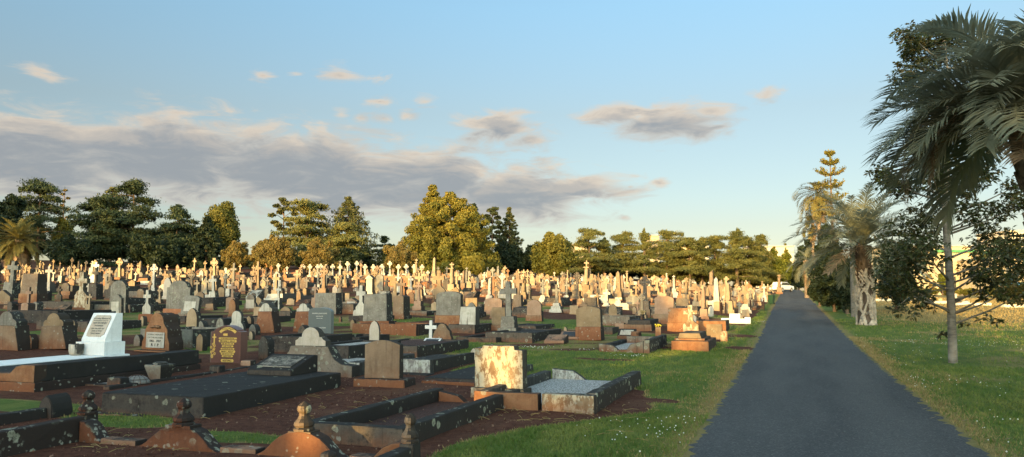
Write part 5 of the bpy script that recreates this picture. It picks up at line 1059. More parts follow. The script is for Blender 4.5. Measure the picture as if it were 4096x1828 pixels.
def palm(name, x, y, h, rad, lab, fm='frond', nf=40, ll=.55, lw=.035, trunk_r=.25, nl=34, group=None, lean=(0., 0.), dead=4, elmin=-62, bark='palmbark', droop=1.25, wrap=None, boots=True, seed=1):
    rt = empty(name, x, y, lab, 'palm', group, occ=0); rg = random.Random(seed); top = Vector((lean[0], lean[1], h))
    n = 9; mb = MB(); pts = [(lean[0] * (i / n) ** 1.6, lean[1] * (i / n) ** 1.6, h * i / n) for i in range(n + 1)]
    mb.tube([(0, 0, -.2)] + pts, [trunk_r * 1.25] + [trunk_r * (1.08 - .25 * i / n + (.18 if i > n - 2 else 0)) for i in range(n + 1)], 14)
    if boots:
        for i in range(46):
            f = rg.uniform(.55, 1.02); an = i * 2.399; r = trunk_r * .9; bx, by = lean[0] * f ** 1.6, lean[1] * f ** 1.6; c, s = math.cos(an), math.sin(an)
            mb.tube([(bx + c * r * .8, by + s * r * .8, h * f - .12), (bx + c * r * 1.3, by + s * r * 1.3, h * f + .12)], [.07, .03], 5)
    tk = mb.build('trunk', M[bark], rt, smooth=True)
    protos = []
    els = [82, 66, 50, 34, 18, 2, -16, -36, elmin]
    first = {}
    for i in range(nf):
        f = i / (nf - 1); e = 84 - (84 - elmin) * f ** .8; j = min(range(len(els)), key=lambda q: abs(els[q] - e)); kk = (j, i % 2)
        isdead = i >= nf - dead
        if isdead: kk = (99, i % 2)
        if kk not in first:
            o = frond(R(els[j] + rg.uniform(-5, 5)) if not isdead else R(elmin - 12), rad * rg.uniform(.9, 1.1) * (.9 if isdead else 1), nl, ll, lw, droop * rg.uniform(.75, 1.2) * (.35 + .65 * min(1, (els[j] + 80) / 110)) if not isdead else .35, M['deadfrond'] if isdead else M[fm], 'dead_frond' if isdead else 'frond', seed=seed * 97 + i); first[kk] = o
        else: o = first[kk].copy(); COL.objects.link(o)
        o.parent = rt; o.location = top + Vector((rg.uniform(-.05, .05), rg.uniform(-.05, .05), rg.uniform(-.1, .06))); o.rotation_euler = (rg.uniform(-.12, .12), rg.uniform(-.06, .06), i * 2.399 + rg.uniform(-.2, .2))
        s = rg.uniform(.88, 1.1); o.scale = (s, s, s)
    return rt
random.seed(5)
# ---- left background
blob('dark_tree', 2, 108, 476, 62, M['deep'], 'dark twiggy tree at the very left edge behind the palm', n=8000, z0=.05)
cedar('flat_cedar', 88, 118, 457, 76, M['cedar'], 'flat topped blue black cedar behind the left palm', n=11000, z0=.3, tiers=8)
tufted('wispy_tree', 150, 128, 476, 16, M['clip'], 'pale wispy slender tree right of the flat topped cedar', z0=.3, n=900, k=14)
blob('round_conifer', 152, 120, 532, 30, M['bunya'], 'small rounded green tree between the left cedars', n=3000, z0=.05)
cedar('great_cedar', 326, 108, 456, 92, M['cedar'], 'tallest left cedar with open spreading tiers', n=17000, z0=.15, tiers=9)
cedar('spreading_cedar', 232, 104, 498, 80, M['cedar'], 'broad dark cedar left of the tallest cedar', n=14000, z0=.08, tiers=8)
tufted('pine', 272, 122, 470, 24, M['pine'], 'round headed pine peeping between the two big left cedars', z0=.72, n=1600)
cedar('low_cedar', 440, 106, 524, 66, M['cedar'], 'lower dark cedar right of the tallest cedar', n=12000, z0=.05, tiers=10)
bunya('drooping_conifer', 515, 102, 545, 56, M['deep'], 'dark drooping conifer in front of the sunny broadleaf tree', n=13000, z0=.03)
blob('broadleaf_tree', 556, 114, 497, 56, M['broad'], 'tall sunny broadleaf tree at the end of the left dark group', n=11000, z0=.12, k=34)
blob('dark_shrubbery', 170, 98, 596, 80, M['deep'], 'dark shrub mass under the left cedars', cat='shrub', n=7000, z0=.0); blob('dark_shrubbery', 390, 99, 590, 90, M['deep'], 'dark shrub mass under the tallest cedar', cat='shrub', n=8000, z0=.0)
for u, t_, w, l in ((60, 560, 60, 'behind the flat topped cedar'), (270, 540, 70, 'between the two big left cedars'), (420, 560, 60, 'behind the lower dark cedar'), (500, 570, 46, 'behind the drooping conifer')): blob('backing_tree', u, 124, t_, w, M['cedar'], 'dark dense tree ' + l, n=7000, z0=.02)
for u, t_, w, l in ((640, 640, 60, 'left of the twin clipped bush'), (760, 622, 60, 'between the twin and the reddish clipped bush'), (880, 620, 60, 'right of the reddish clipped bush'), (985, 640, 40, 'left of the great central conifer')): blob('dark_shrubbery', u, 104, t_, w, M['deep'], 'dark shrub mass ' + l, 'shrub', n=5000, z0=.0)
# ---- clipped bushes
for u, d, t_, w, l in ((592, 88, 598, 36, 'round clipped bush, the first and smallest of the row'), (690, 86, 590, 50, 'twin clipped bush with a dark hollow side'), (803, 84, 599, 50, 'reddish round clipped bush behind the white ringed crosses'), (1004, 84, 603, 46, 'rounded green bush left of the great central conifer')):
    blob('clipped_bush', u, d, t_, w, M['clip'], l, 'bush', 'round clipped bushes', n=9000, leaf=.15, z0=.02, k=70, cr=.22, shape='dome')
blob('clipped_bush', 662, 87, 592, 34, M['clip'], 'left half of the twin clipped bush', 'bush', 'round clipped bushes', n=6000, leaf=.15, z0=.02, k=50, cr=.22)
# ---- middle group
tufted('tall_pine', 708, 116, 500, 30, M['pine'], 'tall pine with a round head left of the middle cedars', z0=.55, n=3000, k=16)
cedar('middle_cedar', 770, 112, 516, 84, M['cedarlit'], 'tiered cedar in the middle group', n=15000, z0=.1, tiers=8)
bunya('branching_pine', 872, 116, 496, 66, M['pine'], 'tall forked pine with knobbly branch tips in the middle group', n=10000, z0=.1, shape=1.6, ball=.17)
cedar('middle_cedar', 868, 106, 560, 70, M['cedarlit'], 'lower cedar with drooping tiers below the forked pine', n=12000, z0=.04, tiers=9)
cedar('low_cedar', 965, 122, 598, 40, M['cedar'], 'small dark cedar tip left of the great central conifer', n=4000, z0=.05, tiers=6)
# ---- central conifers
bunya('bunya_pine', 1086, 108, 466, 82, M['bunya'], 'tallest central conifer with knobbly outline and pointed crown', n=22000, z0=.08, shape=.9)
bunya('great_conifer', 1132, 100, 486, 100, M['bunya'], 'great golden green conifer at the centre of the treeline', n=36000, z0=.06, shape=3., ball=.15)
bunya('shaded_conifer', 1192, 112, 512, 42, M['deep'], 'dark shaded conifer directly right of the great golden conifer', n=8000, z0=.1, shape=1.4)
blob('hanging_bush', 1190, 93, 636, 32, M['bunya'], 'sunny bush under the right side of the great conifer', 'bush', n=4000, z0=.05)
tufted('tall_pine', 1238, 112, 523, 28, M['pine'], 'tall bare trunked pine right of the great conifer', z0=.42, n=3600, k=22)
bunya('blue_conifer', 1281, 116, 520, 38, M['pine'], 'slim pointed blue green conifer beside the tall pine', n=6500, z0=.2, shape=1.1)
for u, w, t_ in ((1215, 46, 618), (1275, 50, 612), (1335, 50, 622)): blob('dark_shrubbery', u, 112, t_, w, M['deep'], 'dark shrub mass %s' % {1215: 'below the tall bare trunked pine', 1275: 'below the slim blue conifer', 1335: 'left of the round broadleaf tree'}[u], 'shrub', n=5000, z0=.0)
blob('broadleaf_tree', 1393, 98, 587, 54, M['broad'], 'round broadleaf tree left of the cedar row', n=11000, z0=.06, k=40)
# ---- row of cedars on the right
ROW = [(1482, 578, 60), (1520, 604, 46), (1569, 590, 62), (1624, 586, 50), (1680, 582, 62), (1712, 606, 50), (1737, 598, 46), (1768, 604, 50), (1800, 596, 56), (1857, 582, 66), (1884, 598, 46), (1917, 592, 56)]
wd = ['first', 'second', 'third', 'fourth', 'fifth', 'sixth', 'seventh', 'eighth', 'ninth', 'tenth', 'eleventh', 'twelfth']
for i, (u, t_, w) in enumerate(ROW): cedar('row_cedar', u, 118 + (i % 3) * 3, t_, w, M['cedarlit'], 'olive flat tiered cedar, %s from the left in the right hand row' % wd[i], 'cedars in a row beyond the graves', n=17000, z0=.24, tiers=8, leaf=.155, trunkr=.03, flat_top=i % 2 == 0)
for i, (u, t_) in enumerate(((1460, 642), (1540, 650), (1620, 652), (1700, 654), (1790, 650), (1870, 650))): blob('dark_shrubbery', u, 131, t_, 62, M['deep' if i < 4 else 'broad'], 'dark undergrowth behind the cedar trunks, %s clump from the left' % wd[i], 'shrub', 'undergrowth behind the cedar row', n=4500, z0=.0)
blob('yellow_bush', 1955, 128, 628, 38, M['gold_bush'], 'yellow green sunlit bush at the right end of the cedar row', 'bush', n=8000, z0=.0, k=40)
blob('yellow_bush', 1900, 130, 660, 40, M['gold_bush'], 'low yellow green bush behind the last cedar trunks', 'bush', n=5000, z0=.0, k=40)
for u, l in ((1950, 'left'), (1980, 'right')): blob('conical_tree', u, 150, 602, 15, M['bunya'], '%s one of two small pointed trees at the lane end' % l, n=2500, z0=.05, shape='cone')
# ---- avenue on the right of the lane
blob('avenue_tree', 2010, 150, 640, 22, M['deep'], 'dark tree closing the far end of the lane', n=5000, z0=.0); blob('avenue_tree', 2003, 185, 655, 26, M['deep'], 'farther dark tree behind the lane end', n=4000, z0=.0)
blob('avenue_tree', 2040, 110, 600, 30, M['deep'], 'dark tree beside the drooping avenue palm', n=5000, z0=.0)
x, y = PD(2030 * K, 84); palm('avenue_palm', x, y, ZV(655 * K, 84) - H(x, y), 2.4, 'grey palm with hanging fronds at the far end of the avenue', nf=30, ll=.6, lw=.06, nl=24, dead=3, elmin=-75, seed=3)
x, y = PD(2066 * K, 88); rt = palm('queen_palm', x, y, ZV(488 * K, 88) - H(x, y), 3.3, 'tall golden queen palm with tufted drooping crown', fm='frondgold', nf=46, ll=.85, lw=.07, nl=26, trunk_r=.2, droop=1.9, dead=5, elmin=-70, seed=4)
x, y = PD(2050 * K, 92); palm('queen_palm', x, y, ZV(560 * K, 92) - H(x, y), 2.2, 'lower golden palm crown below the tall queen palm', fm='frondgold', nf=24, ll=.7, lw=.07, nl=22, trunk_r=.18, droop=1.9, dead=6, elmin=-75, seed=5)
x, y = PD(2100 * K, 105); rt = empty('norfolk_pine', x, y, 'slender tiered pine rising above the queen palm', 'tree', occ=0); h = ZV(380 * K, 105) - H(x, y)
mb = MB().tube([(0, 0, -.2), (0, 0, h * .5), (0, 0, h)], [.28, .18, .03], 8); pts = []
tz = [(.99, .55), (.925, 1.15), (.85, 2.0), (.76, 1.7), (.67, 2.0), (.57, 2.2)]
for f, w in tz:
    for b in range(7):
        an = b * .898 + f * 9; e = Vector((math.cos(an) * w, math.sin(an) * w, h * f + .30 * w)); a_ = Vector((0, 0, h * f - .1)); m_ = Vector((math.cos(an) * w * .6, math.sin(an) * w * .6, h * f + .02)); mb.tube([a_, m_, e], [.05, .04, .02], 5)
        t_ = RNG.random(90)[:, None] ** .6; c0 = np.array(a_) * (1 - t_) ** 2 + 2 * np.array(m_) * t_ * (1 - t_) + np.array(e) * t_ ** 2; pts.append(c0 + RNG.normal(0, .10, (90, 3)) * (1, 1, 1.25) + np.array((0, 0, .16)) * t_)
mb.build('trunk', M['bark'], rt, smooth=True); crown(rt, np.concatenate(pts), .17, M['bunya'], 0., .4)
blob('dark_tree', 2090, 80, 560, 34, M['deep'], 'dark leafy tree filling the avenue below the queen palm', n=6000, z0=.1)
for u, d, t_, w, l in ((2062, 60, 690, 26, 'small dark bush farthest along the lane edge'), (2098, 50, 640, 54, 'large dark feathery bush at the lane edge'), (2130, 47, 640, 44, 'dark bush hugging the grey palm trunk'), (2255, 52, 590, 50, 'dark leafy shrub right behind the fig wrapped palm'), (2165, 54, 640, 40, 'dark shrub between the two near palms')): blob('avenue_shrub', u, d, t_, w, M['deep'], l, 'shrub', 'dark shrubs along the lane', n=6000, z0=.0, leaf=.14, k=40)
random.seed(9)
palm('avenue_palm', 3.55, 47.5, 5.2, 2.7, 'grey trunked palm right behind the strangler fig palm', elmin=2, nf=16, ll=.6, lw=.05, nl=26, bark='greybark', trunk_r=.33, boots=False, seed=6)
# strangler fig palm
fx, fy, fd = P(3466, 1300); hh = ZV(632 * K, fd)
rt = palm('jelly_palm', fx, fy, hh, 3.35, 'jelly palm with arching grey green crown, its trunk wrapped by pale fig roots', nf=64, ll=.7, lw=.045, nl=44, bark='darkbark', trunk_r=.34, seed=7, droop=1.3, dead=2, elmin=-6)
mb = MB(); rg = random.Random(4)
for k in range(22):
    an = k * 2.399 + rg.uniform(-.2, .2); pts = []; rad = []; zt = rg.uniform(1.7, 2.8)
    for i in range(12): z = -.15 + zt * i / 11; an += rg.uniform(-.62, .62); r = .37 + .05 * max(0, .7 - z) ** 2; pts.append((r * math.cos(an), r * math.sin(an), z)); rad.append(rg.uniform(.045, .085) * (1.2 - .5 * i / 11))
    mb.tube(pts, rad, 7)
mb.build('fig_roots', M['fig'], rt, smooth=True)
# left palm
x, y = PD(64, 72); palm('jelly_palm', x, y, ZV(605 * K, 72) - H(x, y), 2.55, 'golden lit palm with hanging dry skirts at the left edge', fm='frondgold', nf=76, ll=.6, lw=.055, nl=32, trunk_r=.32, seed=8, dead=8, elmin=-46, droop=1.1)
# big palm overhanging from the right
palm('foreground_palm', 3.62, 12.7, ZV(318 * K, 12.0), 1.98, 'large grey green feather palm overhanging the top right corner', nf=74, ll=.68, lw=.032, nl=58, trunk_r=.24, lean=(-.38, .05), seed=12, droop=1.45, dead=4, elmin=-8)
pr_ = bpy.data.objects['foreground_palm']
for k, (az_, e_, L_, dr_) in enumerate(((176, 26, 2.25, 2.3), (196, 18, 2.0, 2.2), (168, 10, 2.3, 2.0))):
    o_ = frond(R(e_), L_, 46, .5, .022, dr_, M['deadfrond'], 'dead_frond', .1, seed=500 + k); o_.parent = pr_; o_.location = (-.38, .05, ZV(318 * K, 12.0)); o_.rotation_euler = (0, 0, R(az_))
# slender tree beside the lane
tx, ty, td = P(3812, 1452)
rt = empty('slender_tree', tx, ty, 'slender grey trunked tree with glossy dark leaves on the right lawn', 'tree', occ=0)
def lp(u, v, dd=0.): d = ray(u, v); t_ = td + dd; return np.array((d[0] * t_ - tx, d[1] * t_ - ty, CAMZ + d[2] * t_))
CL = [(3640, 960, 105, .6), (3600, 1060, 95, -.4), (3700, 880, 80, .3), (3700, 1010, 80, -.9), (3560, 1150, 60, .2), (3650, 1160, 60, -.5), (3590, 1235, 36, -.8), (3640, 1250, 30, -.6), (3690, 1200, 45, .4), (3720, 1225, 26, .3), (3790, 790, 85, .8), (3740, 700, 80, -.4), (3850, 700, 90, .3), (3900, 860, 60, -.5), (3960, 960, 90, .5), (4000, 1060, 100, -.6), (3930, 1080, 80, .9), (4060, 1000, 80, .2), (4060, 1120, 85, .8), (3960, 1150, 65, -.3),
      (4030, 1175, 55, -.9), (4100, 1180, 60, .1), (4130, 1060, 80, .6), (4000, 850, 50, .2), (3690, 180, 85, .5), (3640, 150, 60, -.2), (3760, 160, 80, .3), (3830, 190, 85, .2), (3660, 260, 70, .3), (3620, 330, 55, .2), (3700, 400, 70, .4), (3720, 300, 80, .6), (3800, 420, 90, .4), (3740, 520, 85, .8), (3850, 560, 90, -.5), (3920, 700, 70, .4), (3900, 250, 90, .7), (4000, 400, 90, .6), (3960, 560, 90, .8), (3700, 600, 70, .3), (3940, 1270, 22, -.3), (3980, 1290, 18, -.2), (3850, 1305, 14, .2), (3770, 1345, 10, .2), (4050, 760, 55, .5), (4100, 820, 55, .2), (3520, 700, 46, .6), (3560, 730, 60, .3), (3620, 760, 60, .6)]
tp = [np.array((0, 0, 0)), lp(3806, 1250), lp(3795, 1050), lp(3780, 850), lp(3790, 600), lp(3795, 350), lp(3780, 170)]
mb = MB().tube([(0, 0, -.15)] + [tuple(p) for p in tp], [.13, .104, .092, .084, .074, .06, .04, .012], 12)
def at_z(z):
    for a_, b_ in zip(tp, tp[1:]):
        if a_[2] <= z <= b_[2]: return a_ + (b_ - a_) * ((z - a_[2]) / (b_[2] - a_[2]))
    return tp[-1] if z > 0 else tp[0]
pts = []; ax = []
for u, v, r, dd in CL:
    c = lp(u, v, dd); rr = px(r, td); L = np.linalg.norm(c[:2]); s = at_z(max(.6, c[2] - .42 * L)) if v < 1200 else at_z(c[2] + .25 * L + .1); m_ = (s + c) / 2 + np.array((0, 0, -.05 if v < 1200 else .22)); mb.tube([tuple(s), tuple(m_), tuple(c)], [.03 if r > 40 else .012, .02 if r > 40 else .008, .008 if r > 40 else .004], 6)
    nw = int(10 + 130 * (rr / .6) ** 2) if r > 40 else 3 + int(r / 8)
    for _ in range(nw):   # whorls of leaves at twig ends
        q = c + rnd_dir(1)[0] * rr * 1.12 * random.random() ** .42 * (1, 1, .85); n = random.randint(6, 9); d = rnd_dir(n); d[:, 2] = d[:, 2] * .5 - .15; d /= np.linalg.norm(d, axis=1)[:, None]; pts.append(q + d * .085); ax.append(d)
pts = np.concatenate(pts); ax = np.concatenate(ax); n = len(pts); sd = np.cross(ax, rnd_dir(n)); sd /= np.linalg.norm(sd, axis=1)[:, None]; l = RNG.uniform(.045, .08, n)[:, None]; w = l * .34
v = np.empty((n, 4, 3)); v[:, 0] = pts - ax * l; v[:, 1] = pts + sd * w; v[:, 2] = pts + ax * l + np.array((0, 0, -.02)); v[:, 3] = pts - sd * w
npmesh('crown', v, np.arange(n * 4).reshape(-1, 4), M['magnolia'], rt); mb.build('trunk', M['greybark'], rt, smooth=True)
# ---- trees behind the viewer and beyond the left edge, whose shade lies over the near graves
def wp(u, v, h=0.): a_ = P(u, v); return (a_[0], a_[1], H(a_[0], a_[1]) + h)
HOLES = [((-4.05, 11.2, .62), .7), ((-4.15, 11.2, .35), .62), ((-4.3, 11.2, .75), .4), ((-3.1, 10.45, .2), .35), ((-4.62, 6.8, .45), .3), ((-4.45, 6.8, .18), .42), ((-3.5, 6.8, .40), .28), ((-3.7, 6.8, .2), .3), (wp(2765, 1338, .8), .8), (wp(2765, 1338, .2), .6), (wp(2765, 1402, .3), .7), (wp(2700, 1330, .3), .6), (wp(2870, 1330, .3), .8), (wp(2945, 1293, .35), 1.), (wp(2916, 1254, .7), 1.), (wp(2916, 1254, 1.8), 1.0), (wp(2981, 1253, .8), .9), (wp(2897, 1366, .25), .5), (wp(3003, 1214, .8), .9), (wp(2600, 1440, .1), .35), (wp(3057, 1208, .9), 1.2), (wp(3000, 1215, 2.), 1.2), (wp(2960, 1225, .4), 1.1), (wp(3030, 1230, .3), 1.)]  # leaf gaps cut along sun rays so chosen stones catch light
random.seed(31)
for i, xx in enumerate(np.arange(-84, 30, 5.2)):
    hb = 10.2 if xx < -45 else 12.2 if xx < -12 else 11. if xx < -4.6 else 15.5 if xx < 1.5 else 8.6
    blob('shade_tree', 0, 0, hb * random.uniform(.88, 1.1), 0, M['deep'], 'dense dark tree in the belt behind the viewer, shading the near graves', 'tree', 'belt of trees behind the viewer', n=3600, leaf=.42, z0=-.02, k=36, cr=.42, xy=(xx + random.uniform(-1, 1), -23 + random.uniform(-3, 3)), rx=random.uniform(3.3, 4.3), hole=HOLES)
for i, xx in enumerate(np.arange(-82, 28, 5.6)):
    blob('shade_tree', 0, 0, (8.5 if xx < -45 else 10.5 if xx < 1.5 else 7.6) * random.uniform(.9, 1.1), 0, M['deep'], 'dense dark tree in the belt behind the viewer, shading the near graves', 'tree', 'belt of trees behind the viewer', n=3200, leaf=.45, z0=-.02, k=36, cr=.42, xy=(xx + random.uniform(-1, 1), -31 + random.uniform(-2, 2)), rx=random.uniform(3.6, 4.4), hole=HOLES)
for i, (xx, yy) in enumerate(((-118, 16), (-110, 20), (-102, 17), (-95, 20), (-88, 17))): blob('shade_tree', 0, 0, random.uniform(17, 20), 0, M['deep'], 'tall dark tree beyond the left edge, shading the left cedars', 'tree', 'tall trees beyond the left edge', n=4000, leaf=.6, z0=.02, k=36, cr=.4, xy=(xx, yy), rx=5., hole=[])
# ------------------------------------------------------------------ buildings, car, bin, lawn graves, sky and light
def wallmat(n, c): return plain(n, c, .85, .08, 3.)
M['wall'] = wallmat('cream rendered wall', (.40, .33, .22)); M['whitewall'] = wallmat('white rendered wall', (.46, .41, .33)); M['glass'] = plain('dark window glass', (.03, .035, .04), .15, .2, 5., .6); M['green'] = plain('green painted fascia', (.06, .20, .075), .5); M['blue'] = plain('blue painted panel', (.03, .15, .36), .5); M['roof'] = plain('grey metal roof', (.28, .28, .28), .5, .2, 2.); M['redroof'] = plain('brown tiled roof', (.22, .11, .07), .8)
def building(name, u0, u1, top, depth, lab, wm='wall', dz=14., base=None, roof='roof', wins=(), fascia=None, door=None):
    x0, y0 = PD(u0, depth); x1, y1 = PD(u1, depth); cx, cy = (x0 + x1) / 2, (y0 + y1) / 2; z = H(cx, cy) - .3; an = math.atan2(y1 - y0, x1 - x0); w = math.hypot(x1 - x0, y1 - y0); h = ZV(top, depth) - z
    rt = empty(name, cx, cy, lab, 'building', None, an, z=z, occ=0)
    MB().box(-w / 2, w / 2, 0, dz, 0, h).build('wall', M[wm], rt)
    MB().box(-w / 2 - .25, w / 2 + .25, -.25, dz + .25, h + .003, h + .25).build('roof', M[roof], rt)
    for (a, b, zz, hh) in wins:
        f = MB().box(-w / 2 + w * a, -w / 2 + w * b, -.06, -.004, h * zz, h * (zz + hh)).build('window', M['whitewall'], rt); MB().box(-w / 2 + w * a + .12, -w / 2 + w * b - .12, -.075, -.063, h * zz + .12, h * (zz + hh) - .12).build('pane', M['glass'], f)
    if fascia: MB().box(-w / 2 + w * fascia[0], -w / 2 + w * fascia[1], -.5, -.005, h * fascia[2], h * fascia[3]).build('fascia', M[fascia[4]], rt)
    if door: MB().box(-w / 2 + w * door[0], -w / 2 + w * door[1], -.05, -.004, 0, h * door[2]).build('door', M['glass'], rt)
    return rt
building('warehouse', 3560, 3930, 985, 150, 'long cream warehouse behind the slender tree', wins=((.12, .17, .45, .2), (.3, .36, .45, .2), (.55, .6, .42, .25), (.78, .84, .42, .25)), fascia=(.45, .95, .88, .93, 'green'), door=(.62, .72, .4))
building('shop_building', 3965, 4300, 1036, 140, 'cream two storey building with blue panels at the right edge', wins=((.18, .24, .55, .25), (.3, .36, .55, .25), (.44, .5, .55, .25)), fascia=(.14, .9, .30, .40, 'blue'), door=(.3, .4, .26))
building('upper_house', 3840, 4300, 1000, 190, 'pale hillside house row above the warehouse', wm='whitewall', wins=((.1, .14, .7, .15), (.3, .34, .7, .15), (.6, .66, .7, .15)), fascia=(.2, .8, .9, .96, 'green'))
building('roof_house', 4050, 4250, 922, 200, 'flat roofed white house high at the right edge', wm='whitewall', wins=((.15, .3, .78, .12),))
building('far_hall', 2288, 2350, 978, 185, 'low cream hall seen between the round tree and the cedars', dz=8); building('far_tower', 2604, 2640, 942, 190, 'cream tower block rising behind the cedar row', dz=8, wins=((.2, .4, .8, .08), (.6, .8, .8, .08))); building('far_box', 2776, 2838, 968, 185, 'white box shaped building behind the cedar row', wm='whitewall', dz=8)
building('far_wing', 2690, 2770, 985, 188, 'low pale wing left of the white box building', dz=8); building('far_long', 3010, 3180, 985, 215, 'long pale building behind the two small pointed trees', wm='whitewall', dz=8, wins=((.3, .36, .75, .1),))
for i, (u, t_) in enumerate(((3560, 1148), (3640, 1152), (3720, 1150), (3800, 1154), (3880, 1150), (3960, 1152), (4040, 1150), (4110, 1152))): blob('boundary_hedge', u / K, 128, t_ / K, 30, M['broad'], 'green hedge clump along the foot of the buildings, %s from the left' % wd[i], 'hedge', 'hedge below the right hand buildings', n=3000, z0=.0, leaf=.2)
blob('garden_tree', 3770 / K, 126, 1085 / K, 10, M['gold_bush'], 'small yellow green tree in front of the warehouse', n=1600, z0=.25); tufted('bare_tree', 3720 / K, 124, 1100 / K, 12, M['clip'], 'thin pale leafed tree before the warehouse', z0=.35, n=500, k=12)
for i, (u, t_, w) in enumerate(((3960, 985, 60), (3850, 1010, 40), (4080, 955, 30), (3700, 1000, 40))): blob('hill_tree', u / K, 180, t_ / K, w / K * 1.0, M['broad'], 'tree top over the right hand roofs, %s' % ('above the blue panelled building', 'above the warehouse green stripe', 'beside the white hill house', 'at the left end of the warehouse')[i], n=3500, z0=.1, leaf=.3)
# lawn cemetery kerbs and small markers
for i, (u0, u1, v, l) in enumerate(((3500, 3690, 1205, 'first pale lawn kerb from the left'), (3690, 3870, 1214, 'second pale lawn kerb, with two markers'), (3825, 3960, 1222, 'third pale lawn kerb, right of the slender trunk'), (4010, 4100, 1230, 'pale lawn kerb nearest the right edge'))):
    a, c = P(u0, v), P(u1, v); w = math.hypot(c[0] - a[0], c[1] - a[1]); rt = tag(MB().box(0, w, -.25, .25, -.05, .24).build('lawn_kerb', M['lime'], None, .02), 'low ' + l, 'grave kerb', 'pale kerbs on the lawn'); rt.location = (a[0], a[1], H(a[0], a[1])); rt.rotation_euler = (0, 0, math.atan2(c[1] - a[1], c[0] - a[0]))
for u, v, w, h, l, mt in ((3733, 1211, 22, 17, 'cream slab marker standing on the second lawn kerb', 'cream'), (3762, 1210, 12, 9, 'tiny cream marker right of the cream slab', 'cream'), (3823, 1210, 10, 28, 'white double marker touching the slender trunk', 'marble'), (3838, 1215, 16, 12, 'dark round boulder marker right of the slender trunk', 'dark'), (3856, 1210, 6, 18, 'thin cream post on the lawn', 'cream'), (3518, 1196, 12, 8, 'tiny cream marker on the first lawn kerb', 'cream')):
    x, y, d = P(u, v); monument('lawn_marker', 'headstone', x, y, px(w, d), px(h, d) + .2, M[mt], l, 'headstone', 'small markers on the lawn', top='round' if mt == 'dark' else 'segment', plinth=.08, bevel=0)
# wheelie bin
x, y, d = P(3086, 1217); s = px(22, d) / .58
rt = empty('wheelie_bin', x, y, 'dark green wheeled rubbish bin on the verge by the sunlit graves', 'bin', None, -.35, occ=0); rt.scale = (s, s, s)
MB().add([(-.22, -.24, .06), (.22, -.24, .06), (.22, .24, .06), (-.22, .24, .06), (-.29, -.33, .95), (.29, -.33, .95), (.29, .36, .95), (-.29, .36, .95)], [(3, 2, 1, 0), (0, 1, 5, 4), (1, 2, 6, 5), (2, 3, 7, 6), (3, 0, 4, 7), (4, 5, 6, 7)]).build('body', plain('dark green plastic', (.012, .045, .022), .45, .1), rt, .02)
MB().box(-.31, .31, -.36, .38, .953, 1.0, .02).build('lid', plain('olive lid plastic', (.05, .085, .02), .4, .1), rt, .015); MB().tube([(-.26, .42, .92), (.26, .42, .92)], .02, 8).build('handle', M['letter'], rt)
for sx in (-.2, .2): w_ = MB().lathe([(.10, -.03), (.10, .03)], 14).build('wheel', M['letter'], rt); w_.location = (sx, .24, .10); w_.rotation_euler = (0, math.pi / 2, 0)
# parked car
x, y = PD(3128, 118); 
rt = empty('parked_car', x, y, 'white car parked at the far end of the graves by the lane', 'car', None, R(62), occ=0)
cp = plain('white car paint', (.72, .72, .70), .25, .03, 5., .5)
MB().prism([(-2.15, .35), (2.15, .35), (2.2, .62), (2.1, .86), (1.2, .98), (-1.9, .98), (-2.15, .85)], -.86, .86).build('body', cp, rt, .06); MB().prism([(-1.75, .985), (1.15, .985), (.45, 1.48), (-1.25, 1.5)], -.74, .74).build('cabin', cp, rt, .06)
for sy in (-.76, .76): MB().prism([(-1.55, 1.02), (.95, 1.02), (.38, 1.42), (-1.15, 1.43)], sy - .012, sy + .012).build('side_window', M['glass'], rt)
MB().add([(1.17, -.66, 1.02), (1.17, .66, 1.02), (.52, .6, 1.45), (.52, -.6, 1.45)], [(0, 1, 2, 3)]).build('windscreen', M['glass'], rt, 0)
for sx in (-1.35, 1.35):
    for sy in (-.8, .8): w_ = MB().lathe([(.33, -.1), (.33, .1)], 20).build('wheel', M['letter'], rt); w_.location = (sx, sy, .33); w_.rotation_euler = (math.pi / 2, 0, 0); r_ = MB().lathe([(.2, -.112), (.2, .112)], 14).build('rim', M['roof'], w_)
for sy in (-.65, .65): MB().box(2.12, 2.2, sy - .15, sy + .15, .64, .78).build('headlight', M['paint'], rt); MB().box(-2.2, -2.12, sy - .13, sy + .13, .66, .84).build('tail_light', M['redgranite'], rt)
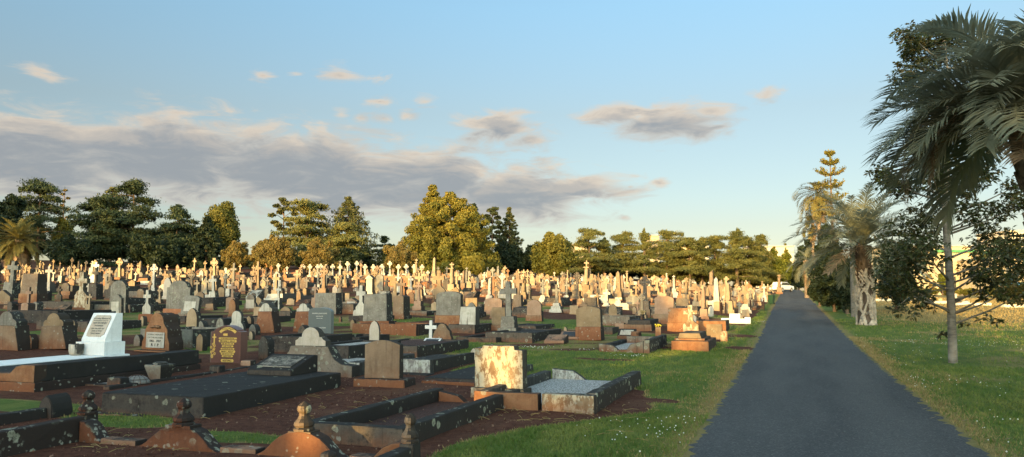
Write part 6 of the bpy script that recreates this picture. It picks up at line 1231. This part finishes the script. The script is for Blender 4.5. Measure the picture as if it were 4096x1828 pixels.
# ---- sky with drifting evening clouds, set by compass direction and height
w = bpy.data.worlds.new('World'); SC.world = w; w.use_nodes = True; w.node_tree.nodes.clear(); t = NT(w.node_tree)
sky = t.n('ShaderNodeTexSky', sky_type='NISHITA', sun_disc=False); sky.sun_elevation = SUNEL; sky.sun_rotation = math.pi + SUNAZ; sky.altitude = 600; sky.dust_density = 1.; sky.ozone_density = 2.
dv = t.n('ShaderNodeTexCoord').outputs['Generated']; s = t.n('ShaderNodeSeparateXYZ', {0: dv})
az = t.m('MULTIPLY', t.m('ARCTAN2', s.outputs[0], s.outputs[1]), 57.2958); el = t.m('MULTIPLY', t.m('ARCSINE', s.outputs[2]), 57.2958)
p0 = t.n('ShaderNodeCombineXYZ', {0: az, 1: el}).outputs[0]
CLD = [(100, 392, 390, 122, 1.2), (420, 398, 390, 126, 1.2), (740, 425, 370, 120, 1.2), (1030, 462, 330, 110, 1.15), (1290, 492, 260, 88, 1.1), (1450, 472, 190, 42, .95), (130, 480, 320, 45, .8), (840, 512, 260, 45, .9), (1180, 350, 40, 22, .5),
       (1265, 318, 125, 44, .95), (1330, 350, 80, 36, .8), (1550, 292, 120, 32, .85), (1680, 310, 170, 52, 1.), (1790, 280, 90, 28, .7), (855, 187, 66, 28, .62), (660, 191, 36, 18, .45), (955, 195, 38, 16, .4), (955, 257, 54, 17, .52), (858, 287, 32, 21, .55), (1020, 292, 32, 21, .6), (965, 299, 40, 16, .5), (905, 297, 30, 16, .45), (1070, 257, 36, 14, .38), (1925, 241, 54, 22, .52), (105, 178, 60, 28, .5), (1585, 470, 22, 11, .6), (1660, 460, 28, 15, .55), (620, 548, 70, 9, .5), (620, 573, 70, 9, .5), (1570, 548, 26, 9, .4), (745, 185, 26, 8, .35)]
def angles(u, v): d = Vector(ray(u * K, v * K)).normalized(); return math.degrees(math.atan2(d.x, d.y)), math.degrees(math.asin(d.z))
def cover(p):
    n = t.noise(t.vm('MULTIPLY', p, (.26, .85, 1.)), 1., 8., .6, .6); acc = None
    for u, v, ru, rv, wt in CLD:
        a, e = angles(u, v); k = math.degrees(1 / 1945.) * (math.cos(math.atan((u - 1288) / 1945.)) ** 1.0)
        q = t.n('ShaderNodeVectorMath', {0: t.vm('MULTIPLY', t.vm('SUBTRACT', p, (a, e, 0)), (1 / (ru * k), 1 / (rv * k), 0))}, operation='LENGTH').outputs['Value']
        m_ = t.m('MULTIPLY', t.m('SUBTRACT', 1.18, q), wt); acc = m_ if acc is None else t.m('MAXIMUM', acc, m_)
    core = t.ss(acc, .45, .95, 1., .6)
    return t.m('ADD', t.m('MINIMUM', acc, .92), t.m('MULTIPLY', t.m('MULTIPLY', t.m('SUBTRACT', n, .5), 2.1), core)), n
c1, n1 = cover(p0); c2, n2 = cover(t.vm('ADD', p0, (.25, .95, 0)))
alpha = t.m('MULTIPLY', t.ss(c1, .02, .72), .92)
lit = t.ss(t.m('SUBTRACT', c1, c2), .06, .62); thick = t.ss(c1, .42, 1.)
cc = t.mix(thick, (.64, .60, .54), (.34, .365, .395)); cc = t.mix(t.m('MULTIPLY', lit, t.m('SUBTRACT', .85, t.m('MULTIPLY', thick, .5))), cc, (.84, .70, .55))
tint = t.n('ShaderNodeValToRGB', {0: t.m('DIVIDE', el, 40.)}); r = tint.color_ramp
r.elements[0].position = .03; r.elements[0].color = (.33, .29, .30, 1); r.elements[1].position = .85; r.elements[1].color = (.6, .6, .52, 1)
for ps, co in ((.125, (.36, .29, .26)), (.175, (.385, .315, .275)), (.33, (.46, .37, .30)), (.52, (.53, .52, .45))): e_ = r.elements.new(ps); e_.color = (*co, 1)
front = t.ss(t.m('ADD', t.m('MULTIPLY', s.outputs[0], -.34), t.m('MULTIPLY', s.outputs[1], .94)), -.1, .45)
base = t.mix(1., sky.outputs[0], t.mix(front, (2.6, 2.15, 1.5), tint.outputs[0]), 'MULTIPLY')  # sky outside the view brightened and warmed as fill for the shade
SKYK = 6.0
col = t.mix(alpha, base, t.vm('MULTIPLY', cc, (SKYK * .27,) * 3))
bg = t.n('ShaderNodeBackground', {'Color': col, 'Strength': .15}); t.t.links.new(bg.outputs[0], t.n('ShaderNodeOutputWorld').inputs[0])
w.cycles.sampling_method = 'MANUAL'; w.cycles.sample_map_resolution = 512
su = bpy.data.lights.new('sun', 'SUN'); su.energy = 2.0; su.angle = R(.5); su.color = (1., .64, .19); so_ = bpy.data.objects.new('sun', su); COL.objects.link(so_)
so_.rotation_euler = Vector(ST).to_track_quat('-Z', 'Y').to_euler(); so_.location = (0, -30, 30)
SC.view_settings.view_transform = 'Standard'; SC.view_settings.look = 'None'; SC.view_settings.exposure = 2.0; SC.view_settings.gamma = 1.
SC.cycles.max_bounces = 6; SC.cycles.diffuse_bounces = 3; SC.cycles.transparent_max_bounces = 4; SC.cycles.use_denoising = True
